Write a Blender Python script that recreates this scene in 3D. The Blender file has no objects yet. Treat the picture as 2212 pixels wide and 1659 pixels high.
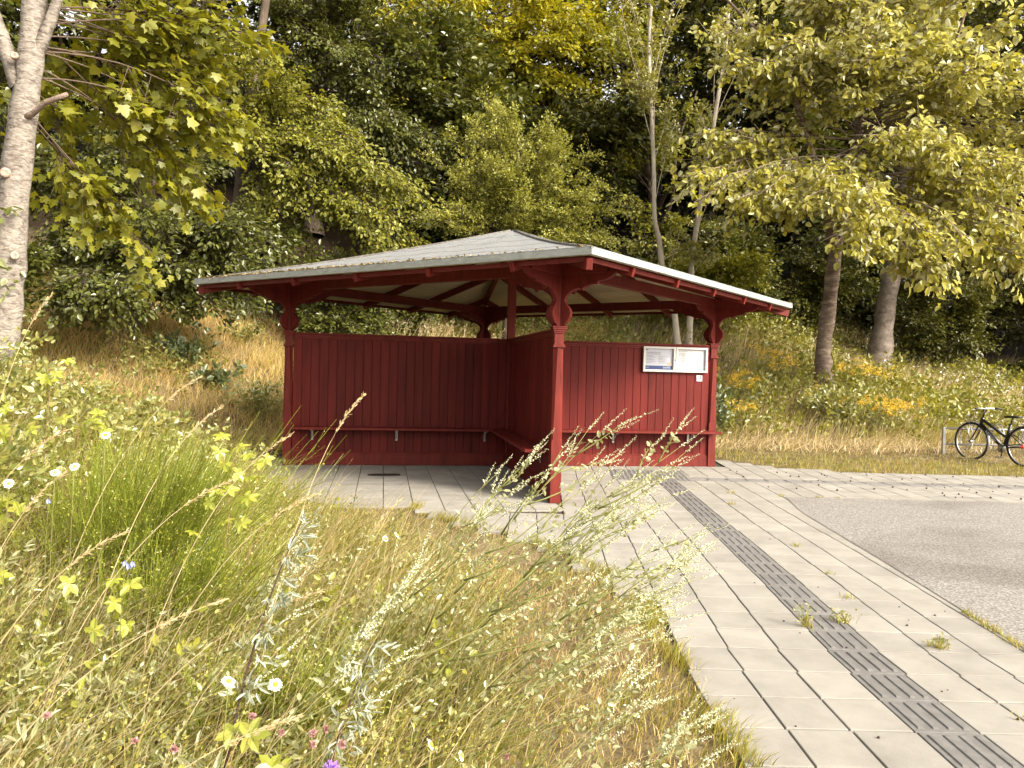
import bpy, math, random
import numpy as np
from mathutils import Vector, Matrix

# ------------------------------------------------------------------ camera, light, exposure
S = bpy.context.scene
COL = S.collection
R_ = math.radians

cam_d = bpy.data.cameras.new('camera')
cam = bpy.data.objects.new('camera', cam_d)
COL.objects.link(cam)
F_PX, PITCH, ROLL = 1680.0, -0.0185, 0.0248
cam_d.sensor_fit = 'HORIZONTAL'
cam_d.sensor_width = 36.0
cam_d.lens = F_PX / 2212.0 * 36.0
cam_d.clip_start = 0.05
cam_d.clip_end = 1000
cp, sp, cr, sr = math.cos(PITCH), math.sin(PITCH), math.cos(ROLL), math.sin(ROLL)
fwd = Vector((0, cp, sp)); up0 = Vector((0, -sp, cp)); r0 = Vector((1, 0, 0))
right = r0 * cr + up0 * sr
up = up0 * cr - r0 * sr
m = Matrix((right, up, -fwd)).transposed().to_4x4()
m.translation = Vector((0, 0, 1.6))
cam.matrix_world = m
S.camera = cam

SUN = Vector((0.68, -0.50, 0.56)).normalized()
W = bpy.data.worlds.new('World'); S.world = W; W.use_nodes = True
wn = W.node_tree.nodes; wl = W.node_tree.links
bg = wn['Background']
sky = wn.new('ShaderNodeTexSky'); sky.sky_type = 'NISHITA'; sky.sun_disc = False
sky.sun_elevation = math.asin(SUN.z); sky.sun_rotation = math.atan2(SUN.x, SUN.y)
sky.air_density = 1.0; sky.dust_density = 4.0; sky.ozone_density = 1.0
hs = wn.new('ShaderNodeHueSaturation'); hs.inputs['Saturation'].default_value = 0.25
wm = wn.new('ShaderNodeMix'); wm.data_type = 'RGBA'; wm.blend_type = 'MULTIPLY'
wm.inputs[0].default_value = 1.0; wm.inputs[7].default_value = (1.0, 0.945, 0.85, 1)
wl.new(sky.outputs[0], hs.inputs['Color']); wl.new(hs.outputs[0], wm.inputs[6])
wl.new(wm.outputs[2], bg.inputs['Color'])
bg.inputs['Strength'].default_value = 0.15

sl = bpy.data.lights.new('sun', 'SUN'); so = bpy.data.objects.new('sun', sl); COL.objects.link(so)
sl.energy = 2.3; sl.angle = R_(16); sl.color = (1.0, 0.92, 0.77)
so.rotation_euler = (-SUN).to_track_quat('-Z', 'Y').to_euler()

S.view_settings.view_transform = 'Standard'; S.view_settings.look = 'None'
S.view_settings.exposure = 1.70; S.view_settings.gamma = 1.0
S.render.engine = 'CYCLES'
S.cycles.max_bounces = 6; S.cycles.diffuse_bounces = 3; S.cycles.glossy_bounces = 2
S.cycles.transmission_bounces = 3; S.cycles.transparent_max_bounces = 4

# ------------------------------------------------------------------ materials
MATS = {}
def _new(name):
    mt = bpy.data.materials.new(name); mt.use_nodes = True
    nt = mt.node_tree; b = nt.nodes['Principled BSDF']
    MATS[name] = mt
    return mt, nt, b
def _ramp(nt, cols):
    r = nt.nodes.new('ShaderNodeValToRGB'); e = r.color_ramp.elements
    n = len(cols)
    while len(e) < n: e.new(0.5)
    for i, c in enumerate(cols):
        e[i].position = i / (n - 1) if n > 1 else 0
        e[i].color = (*c, 1)
    return r
def paint(name, cols, rough=0.6, scale=6.0, stretch=(1, 1, 1), bump=0.0, bscale=None, island=0.0, spec=0.4, metal=0.0, detail=6, contrast=(0.3, 0.7), dist=0.0):
    """colour varied by object-space noise, optionally a random value per mesh island, optional bump"""
    mt, nt, b = _new(name)
    N, L = nt.nodes, nt.links
    tc = N.new('ShaderNodeTexCoord'); mp = N.new('ShaderNodeMapping'); mp.inputs['Scale'].default_value = stretch
    L.new(tc.outputs['Object'], mp.inputs['Vector'])
    nz = N.new('ShaderNodeTexNoise'); nz.inputs['Scale'].default_value = scale; nz.inputs['Detail'].default_value = detail
    nz.inputs['Roughness'].default_value = 0.65; nz.inputs['Distortion'].default_value = dist
    L.new(mp.outputs[0], nz.inputs['Vector'])
    mr = N.new('ShaderNodeMapRange'); mr.inputs[1].default_value = contrast[0]; mr.inputs[2].default_value = contrast[1]
    L.new(nz.outputs['Fac'], mr.inputs[0])
    r = _ramp(nt, [tuple(.84 * q for q in c) for c in cols]); L.new(mr.outputs[0], r.inputs[0])
    col = r.outputs[0]
    if island:
        g = N.new('ShaderNodeNewGeometry'); hv = N.new('ShaderNodeHueSaturation'); m2 = N.new('ShaderNodeMapRange')
        m2.inputs[3].default_value = 1 - island; m2.inputs[4].default_value = 1 + island
        L.new(g.outputs['Random Per Island'], m2.inputs[0]); L.new(m2.outputs[0], hv.inputs['Value'])
        L.new(col, hv.inputs['Color']); col = hv.outputs[0]
    L.new(col, b.inputs['Base Color'])
    b.inputs['Roughness'].default_value = rough; b.inputs['Metallic'].default_value = metal
    b.inputs['Specular IOR Level'].default_value = spec
    if bump:
        n2 = N.new('ShaderNodeTexNoise'); n2.inputs['Scale'].default_value = bscale or scale * 3; n2.inputs['Detail'].default_value = 5
        L.new(mp.outputs[0], n2.inputs['Vector'])
        bp = N.new('ShaderNodeBump'); bp.inputs['Strength'].default_value = 1.0; bp.inputs['Distance'].default_value = bump
        L.new(n2.outputs['Fac'], bp.inputs['Height']); L.new(bp.outputs[0], b.inputs['Normal'])
    return mt
def leafmat(name, cols, trans=0.35, gloss=0.07, grough=0.4, under=None, tcol=None, k=(1, 1, 1)):
    """leaves: a random colour per leaf, light passing through, a waxy sheen, optionally a paler underside"""
    mt, nt, b = _new(name); N, L = nt.nodes, nt.links
    N.remove(b); cols = [tuple(min(.8, a * q) for a, q in zip(c, k)) for c in cols]
    out = N['Material Output']
    g = N.new('ShaderNodeNewGeometry'); r = _ramp(nt, cols); L.new(g.outputs['Random Per Island'], r.inputs[0])
    col = r.outputs[0]
    if under:
        mx = N.new('ShaderNodeMix'); mx.data_type = 'RGBA'; mx.inputs[7].default_value = (*under, 1)
        L.new(g.outputs['Backfacing'], mx.inputs[0]); L.new(col, mx.inputs[6]); col = mx.outputs[2]
    d = N.new('ShaderNodeBsdfDiffuse'); t = N.new('ShaderNodeBsdfTranslucent'); gl = N.new('ShaderNodeBsdfGlossy')
    gl.inputs['Roughness'].default_value = grough
    L.new(col, d.inputs['Color'])
    tm = N.new('ShaderNodeMix'); tm.data_type = 'RGBA'; tm.blend_type = 'MULTIPLY'; tm.inputs[0].default_value = 1.0
    tm.inputs[7].default_value = (*(tcol or (1.25, 1.15, 0.45)), 1)
    L.new(col, tm.inputs[6]); L.new(tm.outputs[2], t.inputs['Color'])
    m1 = N.new('ShaderNodeMixShader'); m1.inputs[0].default_value = trans
    L.new(d.outputs[0], m1.inputs[1]); L.new(t.outputs[0], m1.inputs[2])
    m2 = N.new('ShaderNodeMixShader'); m2.inputs[0].default_value = gloss
    L.new(m1.outputs[0], m2.inputs[1]); L.new(gl.outputs[0], m2.inputs[2]); L.new(m2.outputs[0], out.inputs['Surface'])
    return mt

# ------------------------------------------------------------------ object helpers
def tag(o, label=None, cat=None, group=None, kind=None):
    if label: o['label'] = label
    if cat: o['category'] = cat
    if group: o['group'] = group
    if kind: o['kind'] = kind
    return o
def empty(name, loc=(0, 0, 0), rz=0.0):
    o = bpy.data.objects.new(name, None); COL.objects.link(o); o.location = loc; o.rotation_euler = (0, 0, rz)
    o.empty_display_size = 0.2
    return o
def link(name, me, mat, parent=None):
    o = bpy.data.objects.new(name, me); COL.objects.link(o)
    for mm in (mat if isinstance(mat, (list, tuple)) else [mat]): me.materials.append(mm)
    if parent: o.parent = parent
    return o
def np_mesh(name, V, faces, smooth=False, mat_idx=None):
    """V (n,3); faces: list of (m,k) index arrays"""
    me = bpy.data.meshes.new(name)
    V = np.asarray(V, np.float32).reshape(-1, 3)
    loops = np.concatenate([f.ravel() for f in faces]).astype(np.int32)
    starts = []; o = 0
    for f in faces:
        starts.append(o + np.arange(len(f)) * f.shape[1]); o += f.size
    starts = np.concatenate(starts).astype(np.int32)
    me.vertices.add(len(V)); me.vertices.foreach_set('co', V.ravel())
    me.loops.add(len(loops)); me.loops.foreach_set('vertex_index', loops)
    me.polygons.add(len(starts)); me.polygons.foreach_set('loop_start', starts)
    if mat_idx is not None: me.polygons.foreach_set('material_index', np.asarray(mat_idx, np.int32))
    me.update(calc_edges=True)
    me.polygons.foreach_set('use_smooth', np.full(len(starts), bool(smooth)))
    return me
class MB:
    """collects simple solids into ONE mesh"""
    def __init__(s): s.v = []; s.f = []; s.sm = []
    def add(s, vs, fs, smooth=False):
        o = len(s.v); s.v += [tuple(v) for v in vs]
        s.f += [tuple(o + i for i in f) for f in fs]; s.sm += [smooth] * len(fs); return s
    def box(s, c, d, rz=0.0):
        x, y, z = c; a, b, h = d[0] / 2, d[1] / 2, d[2] / 2; ca, sa = math.cos(rz), math.sin(rz)
        vs = [(x + i * a * ca - j * b * sa, y + i * a * sa + j * b * ca, z + k * h) for k in (-1, 1) for j in (-1, 1) for i in (-1, 1)]
        return s.add(vs, [(0, 2, 3, 1), (4, 5, 7, 6), (0, 1, 5, 4), (2, 6, 7, 3), (0, 4, 6, 2), (1, 3, 7, 5)])
    def beam(s, p0, p1, w, h, up=(0, 0, 1)):
        p0, p1 = Vector(p0), Vector(p1); t = (p1 - p0).normalized(); a = t.cross(Vector(up)).normalized() * (w / 2); u = a.cross(t).normalized() * (h / 2)
        vs = [p + i * a + k * u for p in (p0, p1) for k in (-1, 1) for i in (-1, 1)]
        return s.add(vs, [(0, 2, 3, 1), (4, 5, 7, 6), (0, 1, 5, 4), (2, 6, 7, 3), (0, 4, 6, 2), (1, 3, 7, 5)])
    def prism(s, poly, org, ex, ey, th):
        """flat outline (u,v) in the plane org+u*ex+v*ey, centred thickness th"""
        org, ex, ey = Vector(org), Vector(ex), Vector(ey); n = ex.cross(ey).normalized() * (th / 2); k = len(poly)
        A = [org + ex * u + ey * v - n for u, v in poly]; B = [p + 2 * n for p in A]
        fs = [(i, (i + 1) % k, k + (i + 1) % k, k + i) for i in range(k)]
        return s.add(A + B, fs + [tuple(range(k))[::-1], tuple(range(k, 2 * k))])
    def tube(s, pts, rad, k=8, cap=True, closed=False):
        pts = [Vector(p) for p in pts]; n = len(pts)
        if not hasattr(rad, '__len__'): rad = [rad] * n
        vs = []; ref = Vector((0.31, 0.17, 0.93))
        for i, p in enumerate(pts):
            a = pts[(i - 1) % n] if closed or i > 0 else p; b = pts[(i + 1) % n] if closed or i < n - 1 else p
            t = (b - a).normalized(); e = t.cross(ref)
            if e.length < 0.15: e = t.cross(Vector((1, 0, 0)))
            e.normalize(); f = t.cross(e)
            vs += [p + (e * math.cos(2 * math.pi * j / k) + f * math.sin(2 * math.pi * j / k)) * rad[i] for j in range(k)]
        fs = []
        for i in range(n if closed else n - 1):
            for j in range(k):
                i2 = (i + 1) % n
                fs.append((i * k + j, i * k + (j + 1) % k, i2 * k + (j + 1) % k, i2 * k + j))
        if cap and not closed: fs += [tuple(range(k))[::-1], tuple(range((n - 1) * k, n * k))]
        return s.add(vs, fs, True)
    def lathe(s, org, axis, prof, k=16):
        """prof: (distance along axis, radius)"""
        ax = Vector(axis).normalized(); e = ax.cross(Vector((0.2, 0.5, 0.9))).normalized(); f = ax.cross(e); vs = []
        for d, r in prof: vs += [Vector(org) + ax * d + (e * math.cos(2 * math.pi * j / k) + f * math.sin(2 * math.pi * j / k)) * max(r, 1e-4) for j in range(k)]
        n = len(prof)
        fs = [(i * k + j, i * k + (j + 1) % k, (i + 1) * k + (j + 1) % k, (i + 1) * k + j) for i in range(n - 1) for j in range(k)]
        return s.add(vs, fs + [tuple(range(k))[::-1], tuple(range((n - 1) * k, n * k))], True)
    def mesh(s, name):
        me = bpy.data.meshes.new(name); me.from_pydata(s.v, [], s.f); me.update()
        me.polygons.foreach_set('use_smooth', s.sm); return me
    def build(s, name, mat, parent=None, bevel=0.0):
        o = link(name, s.mesh(name), mat, parent)
        if bevel:
            b = o.modifiers.new('bevel', 'BEVEL'); b.width = bevel; b.segments = 1; b.limit_method = 'ANGLE'
        return o
def sstep(t): t = np.clip(t, 0, 1); return t * t * (3 - 2 * t)

# ------------------------------------------------------------------ terrain
_fx = np.array([-40, -12, -7, -4, -1.5, 1, 4, 7, 12, 20, 60], float)
_fy = np.array([11, 12.2, 13.6, 15.4, 16.6, 17.2, 17.0, 16.8, 17.6, 19.5, 26], float)
_slx = np.array([-40, -6, -3, 0, 6, 11, 16, 60], float)
_sl = np.array([.56, .56, .56, .52, .45, .28, .20, .20], float)
def height(x, y):
    x = np.asarray(x, float); y = np.asarray(y, float)
    yf = np.interp(x, _fx, _fy); sl = np.interp(x, _slx, _sl)
    t = y - yf
    run = np.interp(x, _slx, [5.2, 5.2, 5.2, 5.6, 6.5, 8, 9.5, 9.5])
    e = 0.35
    tt = np.clip(t, 0, run)
    b = sl * (np.sqrt(tt * tt + e) - math.sqrt(e)) + 0.5 * np.clip(t - run, 0, 45)
    b = b + 0.05 * np.clip(y - 13.6, 0, 4) * (x > 3.0) * sstep((x - 3.2) / 1.5)
    mnd = 1.12 * sstep((-x - 1.5) / 3.6) * sstep((y - 1.8) / 3.4) * (1 - sstep((y - 7.7) / (1.7 + .5 * np.clip(-x - 4.6, 0, 3))))
    mnd = np.maximum(mnd, 1.0 * sstep((-x - 5.0) / 5) * sstep((y - 2) / 4))
    rough = (0.05 * np.sin(x * 1.7 + y * 0.6) * np.sin(y * 1.3 - x * 0.4) + 0.03 * np.sin(x * 4.1) * np.sin(y * 3.7)) * np.clip((b + mnd) * 2, 0, 1)
    return b + mnd + rough
def axis_pts(lo, hi, fine_lo, fine_hi, df, dc):
    a = np.arange(fine_lo, fine_hi + df / 2, df)
    l = fine_lo - np.cumsum(dc * 1.25 ** np.arange(40)); l = l[l > lo]
    h = fine_hi + np.cumsum(dc * 1.25 ** np.arange(40)); h = h[h < hi]
    return np.concatenate([[lo], l[::-1], a, h, [hi]])
gx = axis_pts(-260, 260, -16, 24, 0.25, 0.4); gy = axis_pts(-200, 320, -2, 30, 0.25, 0.4)
GX, GY = np.meshgrid(gx, gy); GZ = height(GX, GY) - 0.03
nx, ny = len(gx), len(gy); idx = np.arange(nx * ny).reshape(ny, nx)
Q = np.stack([idx[:-1, :-1], idx[:-1, 1:], idx[1:, 1:], idx[1:, :-1]], -1).reshape(-1, 4)
soil = paint('soil_and_thatch', [(.075, .054, .030), (.15, .112, .062), (.27, .215, .125)], .95, 3.0, bump=.02, bscale=25, detail=9, spec=.1)
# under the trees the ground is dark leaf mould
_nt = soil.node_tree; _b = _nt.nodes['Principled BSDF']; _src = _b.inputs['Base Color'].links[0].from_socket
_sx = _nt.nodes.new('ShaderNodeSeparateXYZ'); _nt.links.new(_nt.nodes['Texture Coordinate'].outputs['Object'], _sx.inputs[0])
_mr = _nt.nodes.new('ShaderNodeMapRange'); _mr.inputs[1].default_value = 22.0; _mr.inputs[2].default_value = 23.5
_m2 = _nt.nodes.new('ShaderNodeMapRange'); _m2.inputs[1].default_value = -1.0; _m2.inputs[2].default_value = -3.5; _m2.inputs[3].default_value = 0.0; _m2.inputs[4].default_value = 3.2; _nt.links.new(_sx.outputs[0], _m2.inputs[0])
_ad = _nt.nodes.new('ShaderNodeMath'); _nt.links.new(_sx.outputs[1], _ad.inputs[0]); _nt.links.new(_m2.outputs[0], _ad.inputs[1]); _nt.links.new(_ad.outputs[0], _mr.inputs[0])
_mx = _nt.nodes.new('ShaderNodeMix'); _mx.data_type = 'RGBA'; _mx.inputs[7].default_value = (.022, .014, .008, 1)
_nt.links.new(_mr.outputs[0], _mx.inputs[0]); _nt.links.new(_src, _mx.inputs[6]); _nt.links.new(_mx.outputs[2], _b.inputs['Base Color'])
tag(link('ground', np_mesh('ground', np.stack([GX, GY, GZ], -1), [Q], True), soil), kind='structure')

# ------------------------------------------------------------------ paving
rng = np.random.default_rng(3)
def xs(y): return np.interp(y, [2, 4.3, 7.5, 11.7, 14.6], [1.875, 1.885, 2.04, 2.20, 2.33])
YAW = 0.1642; J0 = np.array([-0.037, 12.95]); wv = np.array([math.cos(YAW), math.sin(YAW)]); dv = np.array([-math.sin(YAW), math.cos(YAW)])
def edge_left(y): return np.interp(y, [-2, 3, 4.5, 5.5, 5.9, 7.3, 7.8, 8.3, 8.75], [1.08, 1.04, 0.97, 0.98, 0.93, 0.23, -0.22, -0.70, -1.05])
def edge_right(y): return np.interp(y, [-2, 3, 4.5, 6.4, 9.2, 10.25], [2.92, 2.98, 3.04, 3.2, 3.40, 3.60])
def back_edge(x): return np.interp(x, [3.9, 4.3, 4.9, 5.6, 9, 40], [14.7, 14.25, 13.42, 13.30, 13.2, 13.0])
COLW, ROWH, GAP = 0.295, 0.345, 0.010
paver_mat = paint('concrete_paver', [(.245, .228, .203), (.300, .281, .252), (.345, .325, .294)], .88, 2.6, bump=.003, bscale=220, island=.075, detail=10, spec=.25)
def slab(cx, cy, sx_, sy_, rz, z=0.0, th=0.03, jit=.0006, ch=0.003):
    """a bevelled paver: 8 lower, 4 upper verts; returns verts (12? no: 8) and quads"""
    a, b = sx_ / 2, sy_ / 2
    loc = np.array([[-a, -b, -th], [a, -b, -th], [a, b, -th], [-a, b, -th], [-a, -b, -ch], [a, -b, -ch], [a, b, -ch], [-a, b, -ch],
                    [-a + ch, -b + ch, 0], [a - ch, -b + ch, 0], [a - ch, b - ch, 0], [-a + ch, b - ch, 0]])
    tx, ty = rng.normal(0, jit, 2)
    loc[:, 2] += loc[:, 0] * tx * 3 + loc[:, 1] * ty * 3
    c, s = math.cos(rz), math.sin(rz)
    out = loc.copy(); out[:, 0] = cx + loc[:, 0] * c - loc[:, 1] * s; out[:, 1] = cy + loc[:, 0] * s + loc[:, 1] * c; out[:, 2] += z + rng.normal(0, jit * .6)
    return out
SLF = np.array([[8, 9, 10, 11]] + [[i, (i + 1) % 4, 4 + (i + 1) % 4, 4 + i] for i in range(4)] + [[4 + i, 4 + (i + 1) % 4, 8 + (i + 1) % 4, 8 + i] for i in range(4)])
class Slabs:
    def __init__(s): s.V = []; s.n = 0; s.F = []
    def add(s, *a, **k): v = slab(*a, **k); s.V.append(v); s.F.append(SLF + s.n); s.n += 12
    def build(s, name, mat, **tg):
        o = link(name, np_mesh(name, np.concatenate(s.V), [np.concatenate(s.F)]), mat); tag(o, **tg); return o
def floor_side(x, y):
    """> 0 where the path pattern lies, < 0 under the left half of the shelter"""
    p = np.array([x, y]) - J0; return float(p @ wv)
def in_far(x, y): return 10.27 < y < float(back_edge(x)) and x > 1.0
FAR_S = (11.62, 11.97)
pave = Slabs(); path_tac = []; rowshift = 0.0
y = 0.4; r = 0
while y < 14.7:
    yc = y + ROWH / 2; rowshift += rng.normal(0, .0045); rowshift *= .9
    for k in range(-12, 108):
        cx = xs(yc) + (k + .5) * COLW + rowshift
        if yc < 10.4:
            if not (edge_left(yc) - .06 < cx and cx < edge_right(yc) + .22): continue
        elif not ((cx < 3.7 or yc < back_edge(cx)) and cx > -0.6): continue
        if cx > 33: continue
        if yc > 8.6 and floor_side(cx, yc) < 0.05: continue
        if yc > 12.95 and cx < 3.9 and (np.array([cx, yc]) - J0) @ dv > 0.1: continue
        if k == 0 and yc < 11.75: path_tac.append((cx, yc, .0)); continue
        if FAR_S[0] < yc < FAR_S[1] and cx > 2.7: continue
        pave.add(cx, yc, COLW - GAP * rng.uniform(.7, 1.2), ROWH - .013 * rng.uniform(.8, 1.2), -0.045 * (yc > 4.5))
    y += ROWH; r += 1
# shelter floor, laid square to its walls
for i in range(-16, 1):
    for j in range(-13, 12):
        u = (i + .5) * .345 + .02; v = (j + .5) * .31 - .05
        p = J0 + wv * u + dv * v
        if p[1] < 8.9 and p[0] < edge_left(p[1]) + .05: continue
        if p[1] < 8.95 and p[0] < -1.0: continue
        if p[1] >= 8.6 and floor_side(*p) >= 0.05: continue
        if p[1] < 8.6 and p[0] > 0.72: continue
        if u < -4.6 or v > 1.0 or (u < -3.7 and v < -2.2): continue
        pave.add(p[0], p[1], .345 - .009, .31 - .012, YAW, z=-0.004)
bed_mat = paint('joint_sand', [(.035, .026, .017), (.08, .06, .04)], .95, 30)
pv = pave.build('pavement', paver_mat, kind='structure')
bed = MB(); bed.add([(0.6, 8.0, -.02), (34, 8.0, -.02), (34, 13.05, -.02), (5.2, 13.3, -.02), (4.4, 14.2, -.02), (4.0, 14.6, -.02), (-4.6, 13.6, -.02), (-4.3, 9.9, -.02), (-1.2, 8.95, -.02)], [tuple(range(9))])
bed.add([(edge_left(t) + .02, t, -.02) for t in np.linspace(0.4, 8.0, 30)] + [(edge_right(t) + .05, t, -.02) for t in np.linspace(8.0, 0.4, 30)], [tuple(range(60))])
bed.build('pavement_bed', bed_mat).__setitem__('kind', 'structure')

tac_mat = paint('tactile_grey', [(.135, .128, .122), (.168, .160, .153), (.20, .192, .184)], .8, 14, bump=.002, bscale=120, island=.10, detail=8, spec=.3)
tac = Slabs(); bars = MB()
for cx, yc, rz in path_tac:
    tac.add(cx, yc, COLW - .004, ROWH - .006, -0.045 * (yc > 4.5), z=0.0)
    for q in range(4):
        bx = cx + (q - 1.5) * .070; c = -0.045 * (yc > 4.5)
        n = 5; hl = .148; w0 = .017
        vs = []; yy = [-hl, -hl + .02, hl - .02, hl]; hh = [0, .006, .006, 0]
        for t, hgt in zip(yy, hh): vs += [(bx - w0 - t * c, yc + t, -.001), (bx - w0 * .55 - t * c, yc + t, hgt), (bx + w0 * .55 - t * c, yc + t, hgt), (bx + w0 - t * c, yc + t, -.001)]
        bars.add(vs, [(a * 4 + b, a * 4 + b + 1, a * 4 + b + 5, a * 4 + b + 4) for a in range(3) for b in range(3)])
for i in range(100):
    cx = 2.86 + i * .30
    if cx > 32: break
    tac.add(cx, 11.80, .296, .345, 0, z=0.0)
    for q in range(4):
        by = 11.80 + (q - 1.5) * .075
        bars.add([(cx - .13, by - .018, 0), (cx + .13, by - .018, 0), (cx + .12, by - .01, .007), (cx - .12, by - .01, .007), (cx - .13, by + .018, 0), (cx + .13, by + .018, 0), (cx + .12, by + .01, .007), (cx - .12, by + .01, .007)],
                 [(0, 1, 2, 3), (3, 2, 6, 7), (7, 6, 5, 4)])
# field of raised studs where the two strips meet
for i in range(4):
    for j in range(4):
        cx, cy = 1.70 + i * .30 + j * .02, 11.72 + j * .30
        tac.add(cx, cy, .296, .296, -.06, z=0.003)
        for a in range(4):
            for b in range(4):
                bars.lathe((cx + (a - 1.5) * .072, cy + (b - 1.5) * .072, .002), (0, 0, 1), [(0, .022), (.006, .018), (.008, .008)], 8)
tac.build('tactile_path', tac_mat, kind='structure')
bars.build('tactile_ridges', tac_mat).__setitem__('kind', 'structure')

asph = paint('asphalt', [(.10, .091, .085), (.245, .228, .212), (.46, .43, .40)], .92, 60, bump=.006, bscale=170, detail=4, contrast=(.32, .68), spec=.25)
_nt = asph.node_tree; _b = _nt.nodes['Principled BSDF']; _src = _b.inputs['Base Color'].links[0].from_socket
_nz = _nt.nodes.new('ShaderNodeTexNoise'); _nz.inputs['Scale'].default_value = .55; _nz.inputs['Detail'].default_value = 5; _nz.inputs['Distortion'].default_value = 1.2
_nt.links.new(_nt.nodes['Texture Coordinate'].outputs['Object'], _nz.inputs['Vector'])
_r = _ramp(_nt, [(.72, .70, .69), (.98, .98, .98), (1.05, 1.05, 1.05)]); _r.color_ramp.elements[0].position = .33; _r.color_ramp.elements[1].position = .5; _nt.links.new(_nz.outputs['Fac'], _r.inputs[0])
_mx = _nt.nodes.new('ShaderNodeMix'); _mx.data_type = 'RGBA'; _mx.blend_type = 'MULTIPLY'; _mx.inputs[0].default_value = 1; _nt.links.new(_src, _mx.inputs[6]); _nt.links.new(_r.outputs[0], _mx.inputs[7]); _nt.links.new(_mx.outputs[2], _b.inputs['Base Color'])
ax = [(edge_right(t) + .06, t, .005) for t in np.linspace(-1, 10.2, 40)]
md = MB(); md.add(ax + [(3.62, 10.26, .005), (60, 10.0, .005), (60, -8, .005), (3.0, -8, .005)], [tuple(range(len(ax) + 4))])
md.build('road', asph).__setitem__('kind', 'structure')

# ------------------------------------------------------------------ shelter
RED = (.20, .017, .013)
red = paint('red_timber', [(.090, .0100, .0072), (.135, .0155, .0108), (.170, .0225, .0155)], .55, 5, (3, 3, .5), bump=.002, bscale=40, island=.05, spec=.2)
redb = paint('red_boards', [(.080, .0082, .0066), (.120, .0118, .0090), (.146, .0160, .0122)], .55, 3.2, (4, 4, .30), bump=.002, bscale=30, island=.17, spec=.16, detail=8)
cream = paint('cream_soffit', [(.66, .58, .42), (.74, .67, .50)], .8, 5, (1, 6, 1), island=.05)
felt = paint('roof_felt', [(.115, .12, .125), (.205, .21, .215), (.27, .27, .27), (.38, .375, .35)], .9, 34, bump=.004, bscale=140, contrast=(.25, .75), detail=8, spec=.2)
zinc = paint('zinc_flashing', [(.24, .255, .24), (.34, .355, .335), (.42, .43, .405)], .55, 5, (2, 2, 6), metal=.25, detail=8)
galv = paint('galvanised_steel', [(.26, .26, .26), (.38, .38, .375), (.48, .475, .46)], .42, 18, metal=.6, detail=5)
white_fr = paint('white_frame', [(.60, .59, .56), (.68, .67, .64)], .4, 12)
RR, RE, HE, HA, HC = 3.567, 5.018, 2.87, 3.908, 2.14
sh = empty('waiting_shelter', (J0[0], J0[1], 0), YAW)
tag(sh, 'open red timber waiting shelter with grey hipped roof and crossed plank walls', 'shelter')
DIRS = [Vector((-1, 0, 0)), Vector((0, -1, 0)), Vector((1, 0, 0)), Vector((0, 1, 0))]   # corners left, front, right, back
# roof: four felt slopes laid in lapping bands
rf = MB(); NB = 5; NC = 14
for q in range(4):
    a, b = DIRS[q], DIRS[(q + 1) % 4]
    for k in range(NB):
        f0, f1 = k / NB, (k + 1) / NB; vs = []
        for f, lift in ((f0, .0025), (f0 + .5 / NB, .001), (f1, 0.0)):
            for c in range(NC + 1):
                p = (a * (1 - c / NC) + b * (c / NC)) * RE * (1 - f)
                z = HE + (HA - HE) * f - .05 * math.sin(math.pi * min(1, f * 1.02)) + lift + (.008 * math.sin(c * 1.9 + q) if 0 < c < NC and f < .99 else 0)
                vs.append((p.x, p.y, z))
        fs = [(r_ * (NC + 1) + c, r_ * (NC + 1) + c + 1, (r_ + 1) * (NC + 1) + c + 1, (r_ + 1) * (NC + 1) + c) for r_ in range(2) for c in range(NC)]
        rf.add(vs, fs, True)
roof = rf.build('roof', felt, sh)
# felt rolls along the hips
hp = MB()
for d in DIRS:
    hp.tube([d * RE * (1 - f) + Vector((0, 0, HE + (HA - HE) * f - .05 * math.sin(math.pi * f) + .004)) for f in (0, .2, .4, .6, .8, .99)], .022, 6)
hp.build('hip_roll', paint('felt_dark', [(.07, .06, .05), (.20, .19, .17)], .9, 14), roof)
def eave(f, off=0.0, z=0.0):
    pass
TH = .075
fl = MB(); ebd = MB()
for q in range(4):
    a, b = DIRS[q] * RE, DIRS[(q + 1) % 4] * RE
    n = ((a + b) / 2).normalized(); t = (b - a).normalized()
    NS = 8
    for k in range(NS):     # flashing in sheets that lap a little
        p0 = a + (b - a) * (k / NS); p1 = a + (b - a) * ((k + 1) / NS)
        if k < NS - 1: p1 = p1 + t * .03
        o = n * (.004 + .0015 * (k % 2)); z0 = HE - TH / 2 + .010
        fl.beam(p0 + o + Vector((0, 0, z0)), p1 + o + Vector((0, 0, z0)), .006, TH)
        fl.beam(p0 - n * .025 + Vector((0, 0, HE + .014 + .001 * (k % 2))), p1 - n * .025 + Vector((0, 0, HE + .014 + .001 * (k % 2))), .06, .004)
fl.build('edge_flashing', zinc, roof)
# soffit boards under the slopes
sf = MB()
for q in range(4):
    a, b = DIRS[q], DIRS[(q + 1) % 4]; NBd = 26
    for k in range(NBd):
        f0, f1 = (k + .02) / NBd * .985 + .008, (k + .96) / NBd * .985 + .008
        vs = []
        for f, dz in ((f0, 0), (f1, 0), (f0, .012), (f1, .012)):
            zz = HE + (HA - HE) * f - TH - .004 + dz
            vs += [tuple(a * RE * (1 - f) + Vector((0, 0, zz))), tuple(b * RE * (1 - f) + Vector((0, 0, zz)))]
        sf.add(vs, [(0, 1, 3, 2), (4, 6, 7, 5), (0, 4, 5, 1), (2, 3, 7, 6)])
sf.build('soffit', cream, sh)
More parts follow.
